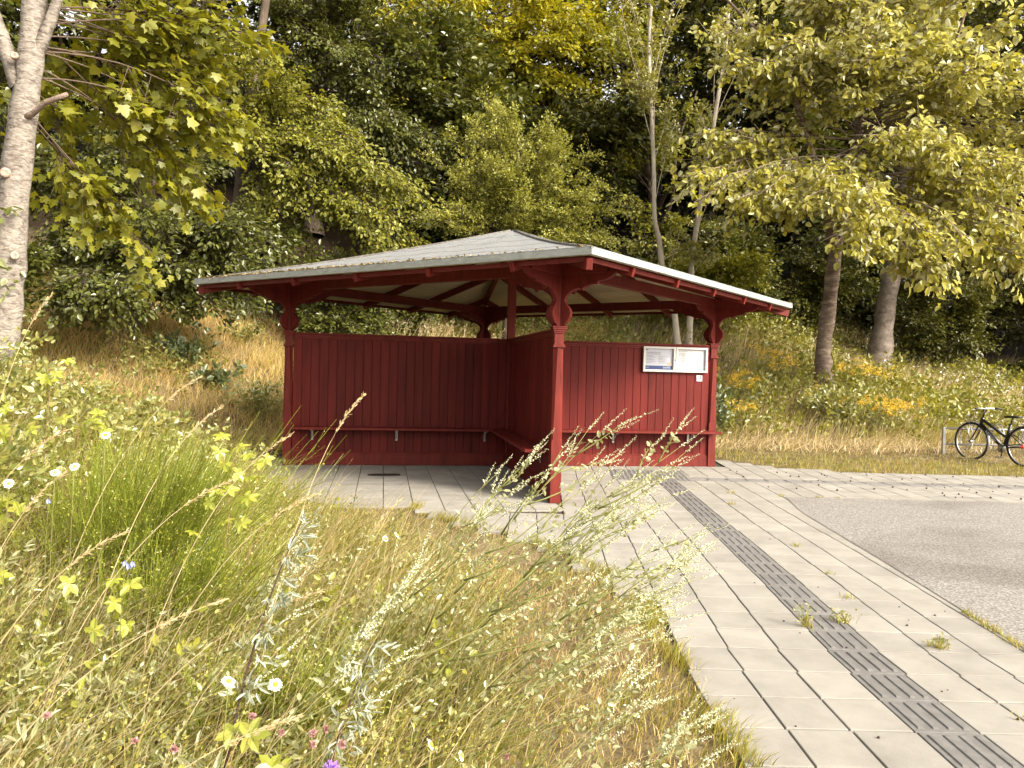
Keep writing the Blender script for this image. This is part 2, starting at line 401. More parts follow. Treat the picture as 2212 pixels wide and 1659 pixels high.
# rafters and boards under the edge
SL = (HA - HE) / (RE / math.sqrt(2))
for q in range(4):
    A, B = DIRS[q] * RE, DIRS[(q + 1) % 4] * RE; Lq = (B - A).length
    n = ((A + B) / 2).normalized(); t = (B - A).normalized()
    for s in (1.05, 2.30, 3.548, 4.80, 6.05):
        p0 = A + t * s - n * .045
        run = min(s, Lq - s) - .06
        zt = HE - TH - .01
        p0z = p0 + Vector((0, 0, zt + .045 * SL - .055)); p1z = p0 - n * run + Vector((0, 0, zt + .045 * SL - .055 + run * SL))
        o = MB().beam(p0z, p1z, .055, .115).build('rafter', red, sh, .004)
    MB().beam(A * .972 + Vector((0, 0, HE - TH - .022)), B * .972 + Vector((0, 0, HE - TH - .022)), .022, .050).build('eave_board', red, sh)
    D = DIRS[q]
    zt = HE - TH - .085
    MB().beam(D * (RE - .07) + Vector((0, 0, zt)), D * .06 + Vector((0, 0, zt + (RE - .13) * (HA - HE) / RE)), .07, .12).build('hip_rafter', red, sh, .004)
# plate beams round the square, running out past the posts
ZB = 2.83
for q in range(4):
    A, B = DIRS[q] * RR, DIRS[(q + 1) % 4] * RR; t = (B - A).normalized(); dz = .003 * (q % 2)
    MB().beam(A - t * .66 + Vector((0, 0, ZB + dz)), B + t * .66 + Vector((0, 0, ZB + dz)), .085, .15).build('plate_beam', red, sh, .006)
# posts with chamfered shafts, caps and sawn scroll brackets
PROF = [(0, 0), (.04, .02), (.10, .08), (.15, .17), (.165, .25), (.14, .33), (.08, .41), (.05, .46), (.05, .51), (.08, .58), (.14, .64), (.22, .69), (.30, .715), (.36, .70), (.375, .66), (.39, .715), (.46, .75), (.56, .775), (.655, .775), (.66, .83), (.76, .835), (.85, .87), (.90, .90), (.95, .945), (1, 1)]
def oct_ring(h, c, z):
    return [(h, -h + c, z), (h, h - c, z), (h - c, h, z), (-h + c, h, z), (-h, h - c, z), (-h, -h + c, z), (-h + c, -h, z), (h - c, -h, z)]
def post(D, wall_dir):
    o = D * RR; mb = MB(); h = .066
    ring = [(h, .001, 0), (h, .001, .74), (h, .022, .775), (h, .018, .80), (h - .004, .045, 1.86), (h - .004, .045, 1.90)]
    vs = []
    for hh, c, z in ring: vs += oct_ring(hh, c, z)
    n = len(ring)
    fs = [(i * 8 + j, i * 8 + (j + 1) % 8, (i + 1) * 8 + (j + 1) % 8, (i + 1) * 8 + j) for i in range(n - 1) for j in range(8)]
    fs += [tuple(range(8))[::-1], tuple(range((n - 1) * 8, n * 8))]
    mb.add([(x + o.x, y_ + o.y, z) for x, y_, z in vs], fs)
    mb.box((o.x, o.y, 1.99), (.112, .112, .18))
    mb.box((o.x, o.y, 2.47), (.088, .088, .66))
    p = mb.build('post', red, sh, .003)
    c = MB()
    nk = MB(); nk.box((o.x, o.y, 1.892), (.150, .150, .022)); nk.box((o.x, o.y, 1.910), (.134, .134, .022)); nk.build('necking', red, p, .003)
    for z, w, hh in ((2.060, .135, .02), (2.083, .152, .026), (2.108, .172, .024), (2.129, .186, .018)): c.box((o.x, o.y, z), (w, w, hh))
    c.build('cap', red, p, .003)
    q = DIRS.index(D)
    for nb in (DIRS[(q + 1) % 4], DIRS[(q - 1) % 4]):
        t = (nb - D).normalized()
        for sgn in (1, -1):
            e = t * sgn; u0 = .045 / max(abs(e.x), abs(e.y)) * .9
            poly = [(u0 + a * .74, 2.14 + b * .63) for a, b in PROF] + [(u0 - .02, 2.77), (u0 - .02, 2.14)]
            MB().prism(poly, (o.x, o.y, 0), e, (0, 0, 1), .052).build('bracket', red, p, .003)
for D in DIRS: post(D, None)
cp_ = MB(); cp_.box((0, 0, 1.92), (.13, .13, 3.84)); cp_.build('centre_post', red, sh, .006)
# walls of upright boards between the posts and the centre
def wall(D):
    sd = Vector((-D.y, D.x, 0)); L0, L1 = .068, RR - .069
    pl = MB(); n = 25; w = (L1 - L0) / n
    rz = math.atan2(D.y, D.x)
    rr_ = random.Random(int(D.x * 7 + D.y * 13 + 50))
    for i in range(n):
        s = L0 + (i + .5) * w; off = rr_.uniform(-.0022, .0022); p = D * s + sd * off
        pl.box((p.x, p.y, 1.10), (w - .005, .045, 1.84), rz)
    o = pl.build('wall_panel', redb, sh, .0035)
    core = MB(); p = D * ((L0 + L1) / 2); core.box((p.x, p.y, 1.10), (L1 - L0, .02, 1.84), rz); core.build('backing_board', paint('dark_red_%d%d' % (D.x, D.y), [(.05, .005, .004), (.06, .006, .005)], .8, 5), o)
    b = MB(); b.box((p.x, p.y, .092), (L1 - L0, .085, .18), rz); b.box((p.x, p.y, .193), (L1 - L0, .068, .026), rz); b.build('plinth', red, o, .004)
    r_ = MB()
    r_.box((p.x, p.y, 2.030), (L1 - L0, .075, .030), rz); r_.box((p.x, p.y, 2.060), (L1 - L0, .095, .034), rz); r_.box((p.x, p.y, 2.094), (L1 - L0, .125, .030), rz)
    r_.build('cap_rail', red, o, .004)
for D in DIRS: wall(D)
def bench(p0, p1, side, brk):
    p0, p1, side = Vector(p0), Vector(p1), Vector(side); b = MB()
    for k in range(2):
        o = side * (.115 + k * .158); b.beam(p0 + o + Vector((0, 0, .605)), p1 + o + Vector((0, 0, .605)), .152, .040)
    o = b.build('bench', red, sh, .006)
    for s in brk:
        q = p0 + (p1 - p0) * s; m2 = MB()
        m2.beam(q + side * .046 + Vector((0, 0, .40)), q + side * .046 + Vector((0, 0, .584)), .034, .010, side)
        m2.beam(q + side * .04 + Vector((0, 0, .578)), q + side * .30 + Vector((0, 0, .578)), .034, .010)
        m2.beam(q + side * .05 + Vector((0, 0, .43)), q + side * .24 + Vector((0, 0, .57)), .012, .010)
        m2.build('bench_bracket', galv, o)
bench((-3.46, 0, 0), (-.36, 0, 0), (0, -1, 0), (.09, .52, .985))
bench((0, -3.40, 0), (0, -.06, 0), (-1, 0, 0), (.15, .55, .88))
bench((.30, 0, 0), (3.62, 0, 0), (0, -1, 0), (.06, .45, .853))

# leaf litter caught along the left eave and hips
lit_mat = leafmat('dead_leaves', [(.09, .06, .03), (.20, .145, .065), (.30, .235, .11), (.15, .11, .05)], .15, .03)
def to_world(x, y_, z): return (J0[0] + wv[0] * x + dv[0] * y_, J0[1] + wv[1] * x + dv[1] * y_, z)

# notice cases on the right-hand wall (world placement through the shelter's frame)
def wall_thing(name, u, z, label, cat):
    o = empty(name, to_world(u, -.036, z), YAW); tag(o, label, cat); return o
steel_dark = paint('dark_steel', [(.08, .08, .08), (.14, .14, .14)], .4, 20, metal=.8)
def flat(name, col, rough=.5, em=None):
    return paint(name, [tuple(c * .96 for c in col), col], rough, 3)
def txt(name, s, size, loc, mat, parent, align='LEFT', sx=1.0):
    c = bpy.data.curves.new(name, 'FONT'); c.body = s; c.size = size; c.align_x = align; c.resolution_u = 2
    me_o = bpy.data.objects.new(name + '_src', c); COL.objects.link(me_o)
    bpy.context.view_layer.update()
    me = bpy.data.meshes.new_from_object(me_o); bpy.data.objects.remove(me_o, do_unlink=True)
    o = link(name, me, mat, parent); o.location = loc; o.rotation_euler = (R_(90), 0, 0); o.scale = (sx, 1, 1); return o
def rects(name, rs, mat, parent, y):
    b = MB()
    for x0, z0, x1, z1 in rs: b.add([(x0, y, z0), (x1, y, z0), (x1, y, z1), (x0, y, z1)], [(0, 1, 2, 3)])
    return b.build(name, mat, parent)
CW, CH = .575, .43
glass_p = flat('poster_lilac', (.46, .48, .56), .35); paper = flat('timetable_paper', (.53, .55, .57), .35)
g1 = flat('print_grey', (.20, .20, .23)); g2 = flat('print_pale', (.30, .30, .33)); navy = flat('navy_print', (.022, .045, .16)); whitep = flat('white_print', (.75, .76, .78))
maroon = flat('maroon_print', (.16, .055, .07)); skin = flat('skin_print', (.55, .36, .26)); sky_p = flat('light_blue_print', (.18, .36, .60)); inkd = flat('ink_print', (.05, .05, .06))
def case(u0, label, latch_at):
    o = wall_thing('notice_case', u0, 1.625, label, 'notice case')
    f = MB(); t = .036; d = .052
    f.box((CW / 2, -d / 2, t / 2), (CW, d, t)); f.box((CW / 2, -d / 2, CH - t / 2), (CW, d, t))
    f.box((t / 2, -d / 2, CH / 2), (t, d - .002, CH - 2 * t)); f.box((CW - t / 2, -d / 2, CH / 2), (t, d - .002, CH - 2 * t))
    f.build('frame', white_fr, o, .003)
    b = MB(); b.box((CW / 2, -.006, CH / 2), (CW - .06, .010, CH - .06)); b.build('back_panel', white_fr, o)
    k = MB(); k.box((CW - .012, -d - .003, CH * .48), (.016, .010, .018)); k.build('latch', steel_dark, o)
    return o
c1 = case(2.28, 'white notice case with a blue-banded poster about tickets, left of the timetable case', 1)
P = rects('poster', [(.040, .040, CW - .040, CH - .040)], glass_p, c1, -.0125)
rects('blue_band', [(.040, .040, CW - .048, .104)], navy, P, -.0135)
rects('body_text', [(.062, .275 - i * .0105, .062 + w_, .2815 - i * .0105) for i, w_ in enumerate((.11, .12, .15, .17, .0, .10, .13, .15, .14, 0, .17, .16, .08))] +
      [(.275, .268 - i * .0105, .275 + w_, .2745 - i * .0105) for i, w_ in enumerate((.08, .16, .0, .09, .09, .13, .07, 0, .13, .12, .11, 0, .14))], g2, P, -.0137)
rects('subtitle_line', [(.064, .298, .315, .306)], g1, P, -.0136)
ti = MB().lathe((.068, -.0136, .373), (0, -1, 0), [(0, .012), (.0005, .012)], 16).build('round_mark', inkd, P)
txt('lettering', 'Husk billet til din rejse', .034, (.064, -.0138, .318), maroon, P, sx=.80)
txt('lettering', 'DOT', .042, (.365, -.0142, .058), whitep, P)
txt('lettering', '#DOT', .018, (.064, -.0142, .066), whitep, P)
rects('swoosh', [(.455, .060, .470, .088), (.474, .060, .500, .082)], sky_p, P, -.0143)
hm = MB(); hm.prism([(.448, .095), (.482, .095), (.494, .150), (.520, .165), (.522, .185), (.497, .178), (.480, .215), (.452, .205), (.440, .160)], (0, -.0142, 0), (1, 0, 0), (0, 0, 1), .0004); hm.build('hand_picture', skin, P)
ph = MB(); ph.prism([(.432, .225), (.468, .240), (.488, .175), (.452, .160)], (0, -.0146, 0), (1, 0, 0), (0, 0, 1), .0004); ph.build('phone_picture', whitep, P)
rects('phone_mark', [(.452, .195, .468, .212)], navy, P, -.0150)
c2 = case(2.862, 'white notice case holding a pale printed timetable, right beside the post', 1)
P = rects('timetable', [(.040, .040, CW - .040, CH - .040)], paper, c2, -.0125)
rs = [(.085, .352, .22, .361), (.060, .328, .19, .333), (.06, .25, .18, .253), (.06, .238, .17, .243), (.06, .150, .15, .154), (.20, .150, .23, .154), (.29, .150, .38, .154)]
for bx in (.065, .075, .085, .10, .11, .118, .126, .134, .142, .15, .158, .166, .18, .245, .275):
    for rz_ in range(7): rs.append((bx, .268 + rz_ * .0085, bx + .006, .273 + rz_ * .0085))
    for rz_ in range(8): rs.append((bx + (.03 if bx > .2 else 0), .165 + rz_ * .0085, bx + .006 + (.03 if bx > .2 else 0), .170 + rz_ * .0085))
rs += [(.10, .068, .25, .071), (.10, .060, .24, .063), (.10, .052, .20, .055), (.27, .068, .40, .071), (.27, .060, .42, .063), (.27, .052, .38, .055), (.05, .058, .09, .064)]
rects('timetable_print', rs, g2, P, -.0135)
rects('square_mark', [(.062, .352, .074, .364)], inkd, P, -.0136)
txt('lettering', 'DOT', .026, (.462, -.0138, .052), g1, P)
st = wall_thing('info_sticker', 3.262, 1.478, 'small square grey and blue sticker on the red planks below the timetable case', 'sticker')
b = MB(); b.box((.052, .002, .052), (.105, .004, .105)); b.build('plate', flat('sticker_grey', (.42, .45, .50)), st)
rects('white_square', [(.004, .045, .050, .100), (.004, .010, .098, .024)], whitep, st, -.0012)
rects('blue_line', [(.004, .036, .050, .042)], navy, st, -.0014)
rects('dark_mark', [(.058, .080, .070, .098), (.066, .066, .086, .078), (.060, .040, .080, .060), (.016, .066, .030, .080)], steel_dark, st, -.0015)

dr = empty('drain_cover', (-1.86, 11.46, -.002), YAW); tag(dr, 'flat black metal drain cover set into the shelter floor', 'drain cover')
b = MB(); b.prism([(-.24, -.05), (-.15, -.10), (.14, -.11), (.24, -.05), (.24, .07), (.15, .11), (-.12, .11), (-.22, .07)], (0, 0, .004), (1, 0, 0), (0, 1, 0), .010)
b.build('lid', paint('black_iron', [(.012, .010, .008), (.03, .026, .02)], .55, 12, metal=.3), dr, .003)
b = MB(); b.tube([(-.03, 0, .008), (-.03, 0, .018), (.03, 0, .018), (.03, 0, .008)], .004, 6); b.build('lifting_handle', steel_dark, dr)

# ------------------------------------------------------------------ vegetation: leaves, sprays, trees
def unit(v): return v / np.maximum(np.linalg.norm(v, axis=-1, keepdims=True), 1e-9)
OVAL = (np.array([[0, 0, 0], [.30, .27, .05], [.70, .22, .03], [1, 0, -.06], [.70, -.22, .03], [.30, -.27, .05]]), [np.array([[0, 3, 2, 1], [0, 5, 4, 3]])])
CURL = (np.array([[0, 0, 0], [.32, .33, .06], [.72, .25, -.06], [1, 0, -.26], [.72, -.25, -.06], [.32, -.33, .06]]), [np.array([[0, 3, 2, 1], [0, 5, 4, 3]])])
LANCE = (np.array([[0, 0, 0], [.30, .11, .02], [.70, .09, -.02], [1, 0, -.16], [.70, -.09, -.02], [.30, -.11, .02]]), [np.array([[0, 3, 2, 1], [0, 5, 4, 3]])])
_mo = [(0, 0), (-.06, .24), (.06, .52), (.22, .36), (.34, .44), (.56, .66), (.55, .30), (.70, .26), (1, 0), (.70, -.26), (.55, -.30), (.56, -.66), (.34, -.44), (.22, -.36), (.06, -.52), (-.06, -.24)]
MAPLE = (np.array([[.30, 0, .0]] + [[a, b, -.10 * abs(b) - .12 * max(0, a - .4)] for a, b in _mo]), [np.array([[0, 1 + i, 1 + (i + 1) % 16] for i in range(16)])])
def leaf_arrays(P, A, N, L, tpl):
    T, F = tpl
    A = unit(A); Y = unit(np.cross(N, A)); Z = np.cross(A, Y)
    L = np.asarray(L).reshape(-1, 1, 1)
    V = P[:, None, :] + L * (T[None, :, 0:1] * A[:, None, :] + T[None, :, 1:2] * Y[:, None, :] + T[None, :, 2:3] * Z[:, None, :])
    off = (np.arange(len(P)) * len(T))[:, None, None]
    return V.reshape(-1, 3), [(f[None] + off).reshape(-1, f.shape[1]) for f in F]
def join(parts):
    V = []; by = {}; n = 0
    for v, fs in parts:
        V.append(v)
        for f in fs: by.setdefault(f.shape[1], []).append(f + n)
        n += len(v)
    return np.concatenate(V), [np.concatenate(by[k]) for k in by]
def spray_leaves(g, base, tip, n, llen, tpl, fan=.35, up=(0, -.15, 1), droop=.25, jit=.45, lvar=.35, t0=.12, nj=.35):
    """a flat fan of n leaves along each twig base->tip (S,3)"""
    Sn = len(base); D = tip - base; ln = np.linalg.norm(D, axis=1, keepdims=True); d = D / np.maximum(ln, 1e-6)
    upv = unit(np.array(up)[None] + g.normal(0, nj, (Sn, 3))); lat = unit(np.cross(d, upv)); nrm = np.cross(lat, d)
    t = t0 + (1 - t0) * g.random((Sn, n)) ** .8; sd = np.where(np.arange(n)[None] % 2, 1.0, -1.0) * np.ones((Sn, 1))
    w = sd * g.random((Sn, n)) * fan * (1.1 - .8 * t)
    P = base[:, None] + D[:, None] * t[..., None] + lat[:, None] * (w * ln)[..., None] + nrm[:, None] * g.normal(0, .05, (Sn, n, 1)) * ln[:, None]
    P[..., 2] -= droop * .5 * (t * t) * ln
    A = d[:, None] * (.6 + .4 * t[..., None]) + lat[:, None] * (sd * .7)[..., None] + g.normal(0, jit, (Sn, n, 3)); A[..., 2] -= droop
    N = nrm[:, None] + g.normal(0, jit, (Sn, n, 3))
    L = llen * (1 + lvar * g.normal(0, .6, (Sn, n))).clip(.45, 1.6)
    return leaf_arrays(P.reshape(-1, 3), A.reshape(-1, 3), N.reshape(-1, 3), L.ravel(), tpl)
def twig_arrays(base, tip, r0, r1, sag=.0):
    """thin three-sided twigs"""
    d = unit(tip - base); e = unit(np.cross(d, np.array([.3, .2, .93]))); f = np.cross(d, e); n = len(base)
    mid = (base + tip) / 2; mid[:, 2] += sag
    V = []
    for p, r in ((base, r0), (mid, (r0 + r1) / 2), (tip, r1)):
        for a in (0, 2.1, 4.2): V.append(p + (e * math.cos(a) + f * math.sin(a)) * r)
    V = np.stack(V, 1); off = (np.arange(n) * 9)[:, None, None]
    q = np.array([[i * 3 + j, i * 3 + (j + 1) % 3, i * 3 + 3 + (j + 1) % 3, i * 3 + 3 + j] for i in range(2) for j in range(3)])
    return V.reshape(-1, 3), [(q[None] + off).reshape(-1, 4)]
def bez(p0, p1, p2, n):
    t = np.linspace(0, 1, n)[:, None]; return (1 - t) ** 2 * p0 + 2 * t * (1 - t) * p1 + t * t * p2
def poly_at(pts, t):
    pts = np.asarray(pts, float); s = np.concatenate([[0], np.cumsum(np.linalg.norm(np.diff(pts, axis=0), axis=1))]); s /= s[-1]
    return np.stack([np.interp(t, s, pts[:, k]) for k in range(3)], -1)
def smooth_line(pts, n):
    """Catmull-Rom through the points"""
    P = np.asarray(pts, float); P = np.vstack([2 * P[0] - P[1], P, 2 * P[-1] - P[-2]]); out = []
    seg = len(P) - 3
    for u in np.linspace(0, seg - 1e-6, n):
        i = int(u); t = u - i; a, b, c, d = P[i:i + 4]
        out.append(.5 * ((2 * b) + (c - a) * t + (2 * a - 5 * b + 4 * c - d) * t * t + (3 * b - a - 3 * c + d) * t ** 3))
    return np.array(out)
def trunk_mesh(pts, r0, r1, g, n=16, k=9, wob=.10, flare=.45, mb=None):
    L = smooth_line(pts, n); t = np.linspace(0, 1, n); r = (r0 + (r1 - r0) * t) * (1 + wob * g.normal(0, .6, n)); r *= 1 + flare * np.exp(-t * 22)
    (mb or MB()).tube(L, list(np.maximum(r, .006)), k)
    return L
def tree(name, label, cat, seed, trunk, r0, r1, blobs, leaf, leaf_mat, bark, nlimb=9, nspray=30, nleaf=16, slen=.8, tpl=OVAL, fan=.35, droop=.25, start=.25,
         group=None, spread=.62, up=(0, -.25, 1), extra=(), limb_r=.25, front=.35, bare=0, shell=(.55, 1.0), rise=.25, jit=.45, twig_r=.006, twig_bark=None):
    """trunk polyline, then leaf masses (cx,cy,cz,rx,ry,rz,weight) carried by limbs that leave the trunk and arch to them"""
    g = np.random.default_rng(seed); root = empty(name, tuple(trunk[0])); root_l = np.array(trunk[0], float); tag(root, label, cat, group)
    tb = twig_bark or bark; mb = MB(); loc = lambda p: np.asarray(p, float) - root_l
    TL = trunk_mesh([loc(p) for p in trunk], r0, r1, g, mb=mb, n=max(14, len(trunk) * 4)); TLw = TL + root_l
    for e_pts, ra, rb in extra: trunk_mesh([loc(p) for p in e_pts], ra, rb, g, mb=mb, n=18, k=7, flare=.1)
    lp = []; tw = []; nmain = sum(1 for f in mb.f if len(f) == 4)
    for bl in blobs:
        c = np.array(bl[:3]); rad = np.array(bl[3:6]); wgt = bl[6] if len(bl) > 6 else 1
        for _ in range(max(1, int(round(nlimb * wgt)))):
            d = g.normal(0, 1, 3); d[1] -= front * 1.4; d[2] += .25; d /= np.linalg.norm(d)
            tipp = c + d * rad * g.uniform(*shell)
            ts = start + (1 - start) * np.clip((tipp[2] - TLw[0, 2]) / max(.5, TLw[-1, 2] - TLw[0, 2]) * .75 - .12 + g.normal(0, .06), 0, .97)
            p0 = poly_at(TLw, ts); dist = np.linalg.norm(tipp - p0)
            mid = (p0 + tipp) / 2 + np.array([0, 0, rise * dist]) * g.uniform(.5, 1.2) + g.normal(0, .06, 3) * dist
            path = bez(p0, mid, tipp, 8); rl = max(.010, limb_r * r0 * g.uniform(.5, 1) * (1 - ts * .6))
            mb.tube(path - root_l, list(np.linspace(rl, .006, 8)), 5)
            if bare and g.random() < bare: continue
            n = nspray; t = g.uniform(.30, 1.0, n) ** .75; bs = poly_at(path, t)
            out = unit(tipp - TLw.mean(0)); od = unit(out[None] * .6 + unit(path[-1] - path[-3])[None] * .5 + g.normal(0, spread, (n, 3)) * np.array([1, 1, .6])); od[:, 2] -= droop * .8
            sl_ = slen * g.uniform(.5, 1.25, (n, 1)); tp = bs + unit(od) * sl_
            lp.append(spray_leaves(g, bs, tp, nleaf, leaf, tpl, fan, up, droop, jit)); tw.append(twig_arrays(bs - root_l, tp - root_l, twig_r, twig_r * .3))
    # all wood is one mesh, all leaves another
    bv = np.array(mb.v); q4 = [np.array([f for f in mb.f if len(f) == 4])]
    V, F = join([(bv, q4)] + tw); link('trunk', np_mesh('trunk', V, F, True, np.r_[np.zeros(nmain, int), np.ones(len(F[0]) - nmain, int)]), [bark, tb], root)
    V, F = join(lp); link('crown', np_mesh('crown', V - root_l, F), leaf_mat, root)
    return root
def gz(x, y): return float(height(x, y)) - .05

# bark and leaf colours
bark_dark = paint('bark_dark', [(.035, .024, .016), (.085, .06, .042), (.15, .115, .085)], .9, 5, (1, 1, .35), bump=.02, bscale=26)
bark_cherry = paint('bark_cherry', [(.10, .062, .045), (.21, .15, .115), (.42, .35, .29)], .75, 4, (1, 1, 3.2), bump=.02, bscale=14, contrast=(.33, .72), detail=9)
bark_pale = paint('bark_pale', [(.07, .052, .042), (.155, .128, .108), (.225, .195, .165), (.28, .245, .21)], .8, 11, (1, 1, 2.4), bump=.012, bscale=22, contrast=(.34, .60), detail=7, dist=.8)
twig_pale = paint('twig_pale', [(.17, .125, .085), (.34, .27, .20)], .85, 6)
twig_brown = paint('twig_brown', [(.07, .045, .03), (.15, .105, .075)], .85, 6)
bark_sap = paint('bark_sapling', [(.30, .25, .19), (.46, .40, .32), (.52, .46, .38)], .8, 7, (1, 1, .5), bump=.006, bscale=30)
G = lambda *c: list(c)
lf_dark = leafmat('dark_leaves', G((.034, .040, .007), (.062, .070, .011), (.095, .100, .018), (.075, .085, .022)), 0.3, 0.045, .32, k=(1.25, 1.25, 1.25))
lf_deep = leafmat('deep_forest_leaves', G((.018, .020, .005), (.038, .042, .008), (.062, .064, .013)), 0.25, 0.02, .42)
lf_mid = leafmat('mid_green_leaves', G((.085, .095, .010), (.145, .150, .016), (.20, .19, .024), (.11, .12, .022)), 0.36, 0.035, .42, k=(1.3, 1.3, 1.3))
lf_haw = leafmat('hawthorn_leaves', G((.125, .135, .020), (.195, .20, .034), (.26, .25, .05), (.16, .17, .04)), 0.34, 0.04, .42, k=(1.45, 1.45, 1.45))
lf_yel = leafmat('yellow_green_leaves', G((.19, .20, .012), (.29, .28, .018), (.36, .31, .025), (.24, .24, .025)), 0.45, 0.04, .32, k=(1.15, 1.15, 1.15))
lf_map = leafmat('maple_leaves', G((.12, .13, .012), (.19, .195, .018), (.26, .245, .026), (.16, .175, .035)), 0.48, 0.025, .45, k=(1.1, 1.1, 1.1))
lf_che = leafmat('cherry_leaves', G((.16, .155, .014), (.25, .235, .026), (.33, .30, .042), (.21, .205, .045), (.29, .25, .025)), 0.42, 0.045, .42, under=(0.46, 0.46, 0.27), k=(1.12, 1.12, 1.12))
lf_ash = leafmat('ash_leaflets', G((.12, .135, .020), (.19, .195, .040), (.24, .24, .07)), .40, .08, .36, k=(1.4, 1.3, 1.1))
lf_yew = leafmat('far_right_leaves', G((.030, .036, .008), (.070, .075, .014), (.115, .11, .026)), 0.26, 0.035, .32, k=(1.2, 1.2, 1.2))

# the pale-barked maple at the left edge, its forks, stub and low sprays of big leaves
g0 = gz(-5.25, 8.0)
mp_tr = [(-5.36, 8.0, g0), (-5.28, 8.0, 1.5), (-5.20, 8.0, 2.3), (-5.16, 8.0, 3.1), (-5.08, 8.0, 3.9), (-5.00, 8.0, 4.6), (-4.97, 8.02, 5.4), (-4.88, 8.1, 6.6), (-4.9, 8.2, 8.2)]
mp = tree('maple_tree', 'pale flaky-barked maple with forked trunk and large lobed leaves beside the meadow', 'tree', 11, mp_tr, .172, .10,
          [(-4.25, 9.4, 4.5, 1.35, 1.0, 1.15, 1.2), (-3.45, 9.2, 5.30, 1.0, .8, .42, .8), (-3.85, 9.5, 4.45, .75, .7, .40, .55), (-5.05, 9.6, 3.35, .6, .6, .6, .40), (-5.9, 9.2, 5.6, 1.3, 1.4, 1.1, .4)],
          .098, lf_map, bark_pale, nlimb=8, nspray=19, nleaf=8, slen=.60, tpl=MAPLE, fan=.45, droop=.38, start=.38, limb_r=.09, twig_bark=twig_brown, front=.1, rise=.16, shell=(.35, 1.0), jit=.38,
          extra=[([(-5.10, 8.0, 4.35), (-5.28, 7.98, 4.85), (-5.40, 7.96, 5.3), (-5.6, 7.9, 6.6)], .085, .05), ([(-5.02, 8.0, 4.45), (-4.86, 7.98, 4.85), (-4.72, 7.96, 5.20), (-4.4, 7.9, 6.2)], .075, .04)])
b = MB()
b.tube([(.24, -.02, 4.00 - g0), (.45, -.10, 4.06 - g0), (.62, -.16, 4.16 - g0), (.78, -.2, 4.20 - g0), (.86, -.2, 4.235 - g0)], [.045, .030, .027, .026, .021], 9)
b.build('broken_branch', paint('bark_stub', [(.16, .10, .075), (.34, .26, .21)], .9, 16, bump=.02), mp)
b = MB()
for z, dx, r in ((3.45, .195, .055), (4.62, .27, .04), (2.62, .30, .045)):
    b.lathe((dx + .02, -.135, z - g0), (.25, -1, .1), [(0, r), (.03, r * .9), (.035, r * .55), (.02, r * .2)], 10)
b.build('branch_scar', paint('scar', [(.25, .15, .11), (.46, .37, .30)], .9, 20), mp)
gq = np.random.default_rng(5)
bs = np.array([[.15, -.12, 2.5], [.2, -.14, 2.35], [.12, -.1, 2.05], [.05, -.16, 1.75], [.1, -.12, 3.05], [.18, -.1, 1.45], [-.05, -.15, 2.2]]) - [0, 0, g0]
bs = np.repeat(bs, 2, 0) + gq.normal(0, .05, (14, 3)); tp = bs + unit(gq.normal(0, 1, (14, 3)) * [1, .6, .5] + [.45, -.5, .1]) * .34
V, F = spray_leaves(gq, bs, tp, 8, .095, OVAL, .5, (0, -.6, .8), .15)
link('epicormic_leaves', np_mesh('epicormic_leaves', V, F), leafmat('pale_shoot_leaves', G((.12, .14, .03), (.19, .205, .07), (.24, .25, .11)), .35, .09, .34), mp)

# forest edge trees on the bank
tree('elm_tree', 'dark bushy elm with drooping leafy boughs above the golden grass bank', 'tree', 21, [(-8.0, 16.6, gz(-8, 16.6)), (-8.0, 16.6, 3.2), (-7.9, 16.6, 4.6), (-7.5, 16.8, 6.5), (-7.4, 17, 8.5)], .17, .06,
     [(-7.0, 15.4, 3.9, 2.1, 1.2, .95, 1.3), (-5.6, 15.6, 4.2, 1.1, .8, .55, .6), (-8.6, 15.2, 4.6, 1.6, 1.3, 1.5, .8), (-7.4, 14.4, 2.7, 1.5, .9, .6, .9), (-6.2, 16.2, 3.1, 1.2, .8, .6, .5), (-7.6, 16, 6.2, 2.0, 1.4, 1.2, .6)],
     .105, lf_dark, bark_dark, nlimb=11, nspray=26, nleaf=16, slen=.75, fan=.4, droop=.30, start=.15, rise=.2)
tree('beech_tree', 'spreading beech whose lit boughs fan down to the right behind the shelter roof', 'tree', 22, [(-7.4, 20.5, gz(-7.4, 20.5)), (-7.3, 20.5, 5.5), (-7.0, 20.5, 8.5), (-6.6, 20.8, 12.5)], .22, .08,
     [(-5.6, 19.2, 7.3, 1.7, 1.1, .9, 1.0), (-4.3, 19.0, 6.4, 1.6, 1.0, .8, 1.1), (-3.0, 18.8, 5.4, 1.3, .9, .75, 1.0), (-6.6, 19.0, 8.4, 1.6, 1.2, .8, .8), (-2.9, 19.2, 4.5, 1.0, .8, .45, .5), (-5.4, 19.4, 5.4, 1.4, .8, .6, .45)],
     .105, lf_mid, bark_dark, nlimb=10, nspray=26, nleaf=18, slen=.85, fan=.36, droop=.34, start=.35, rise=.18)
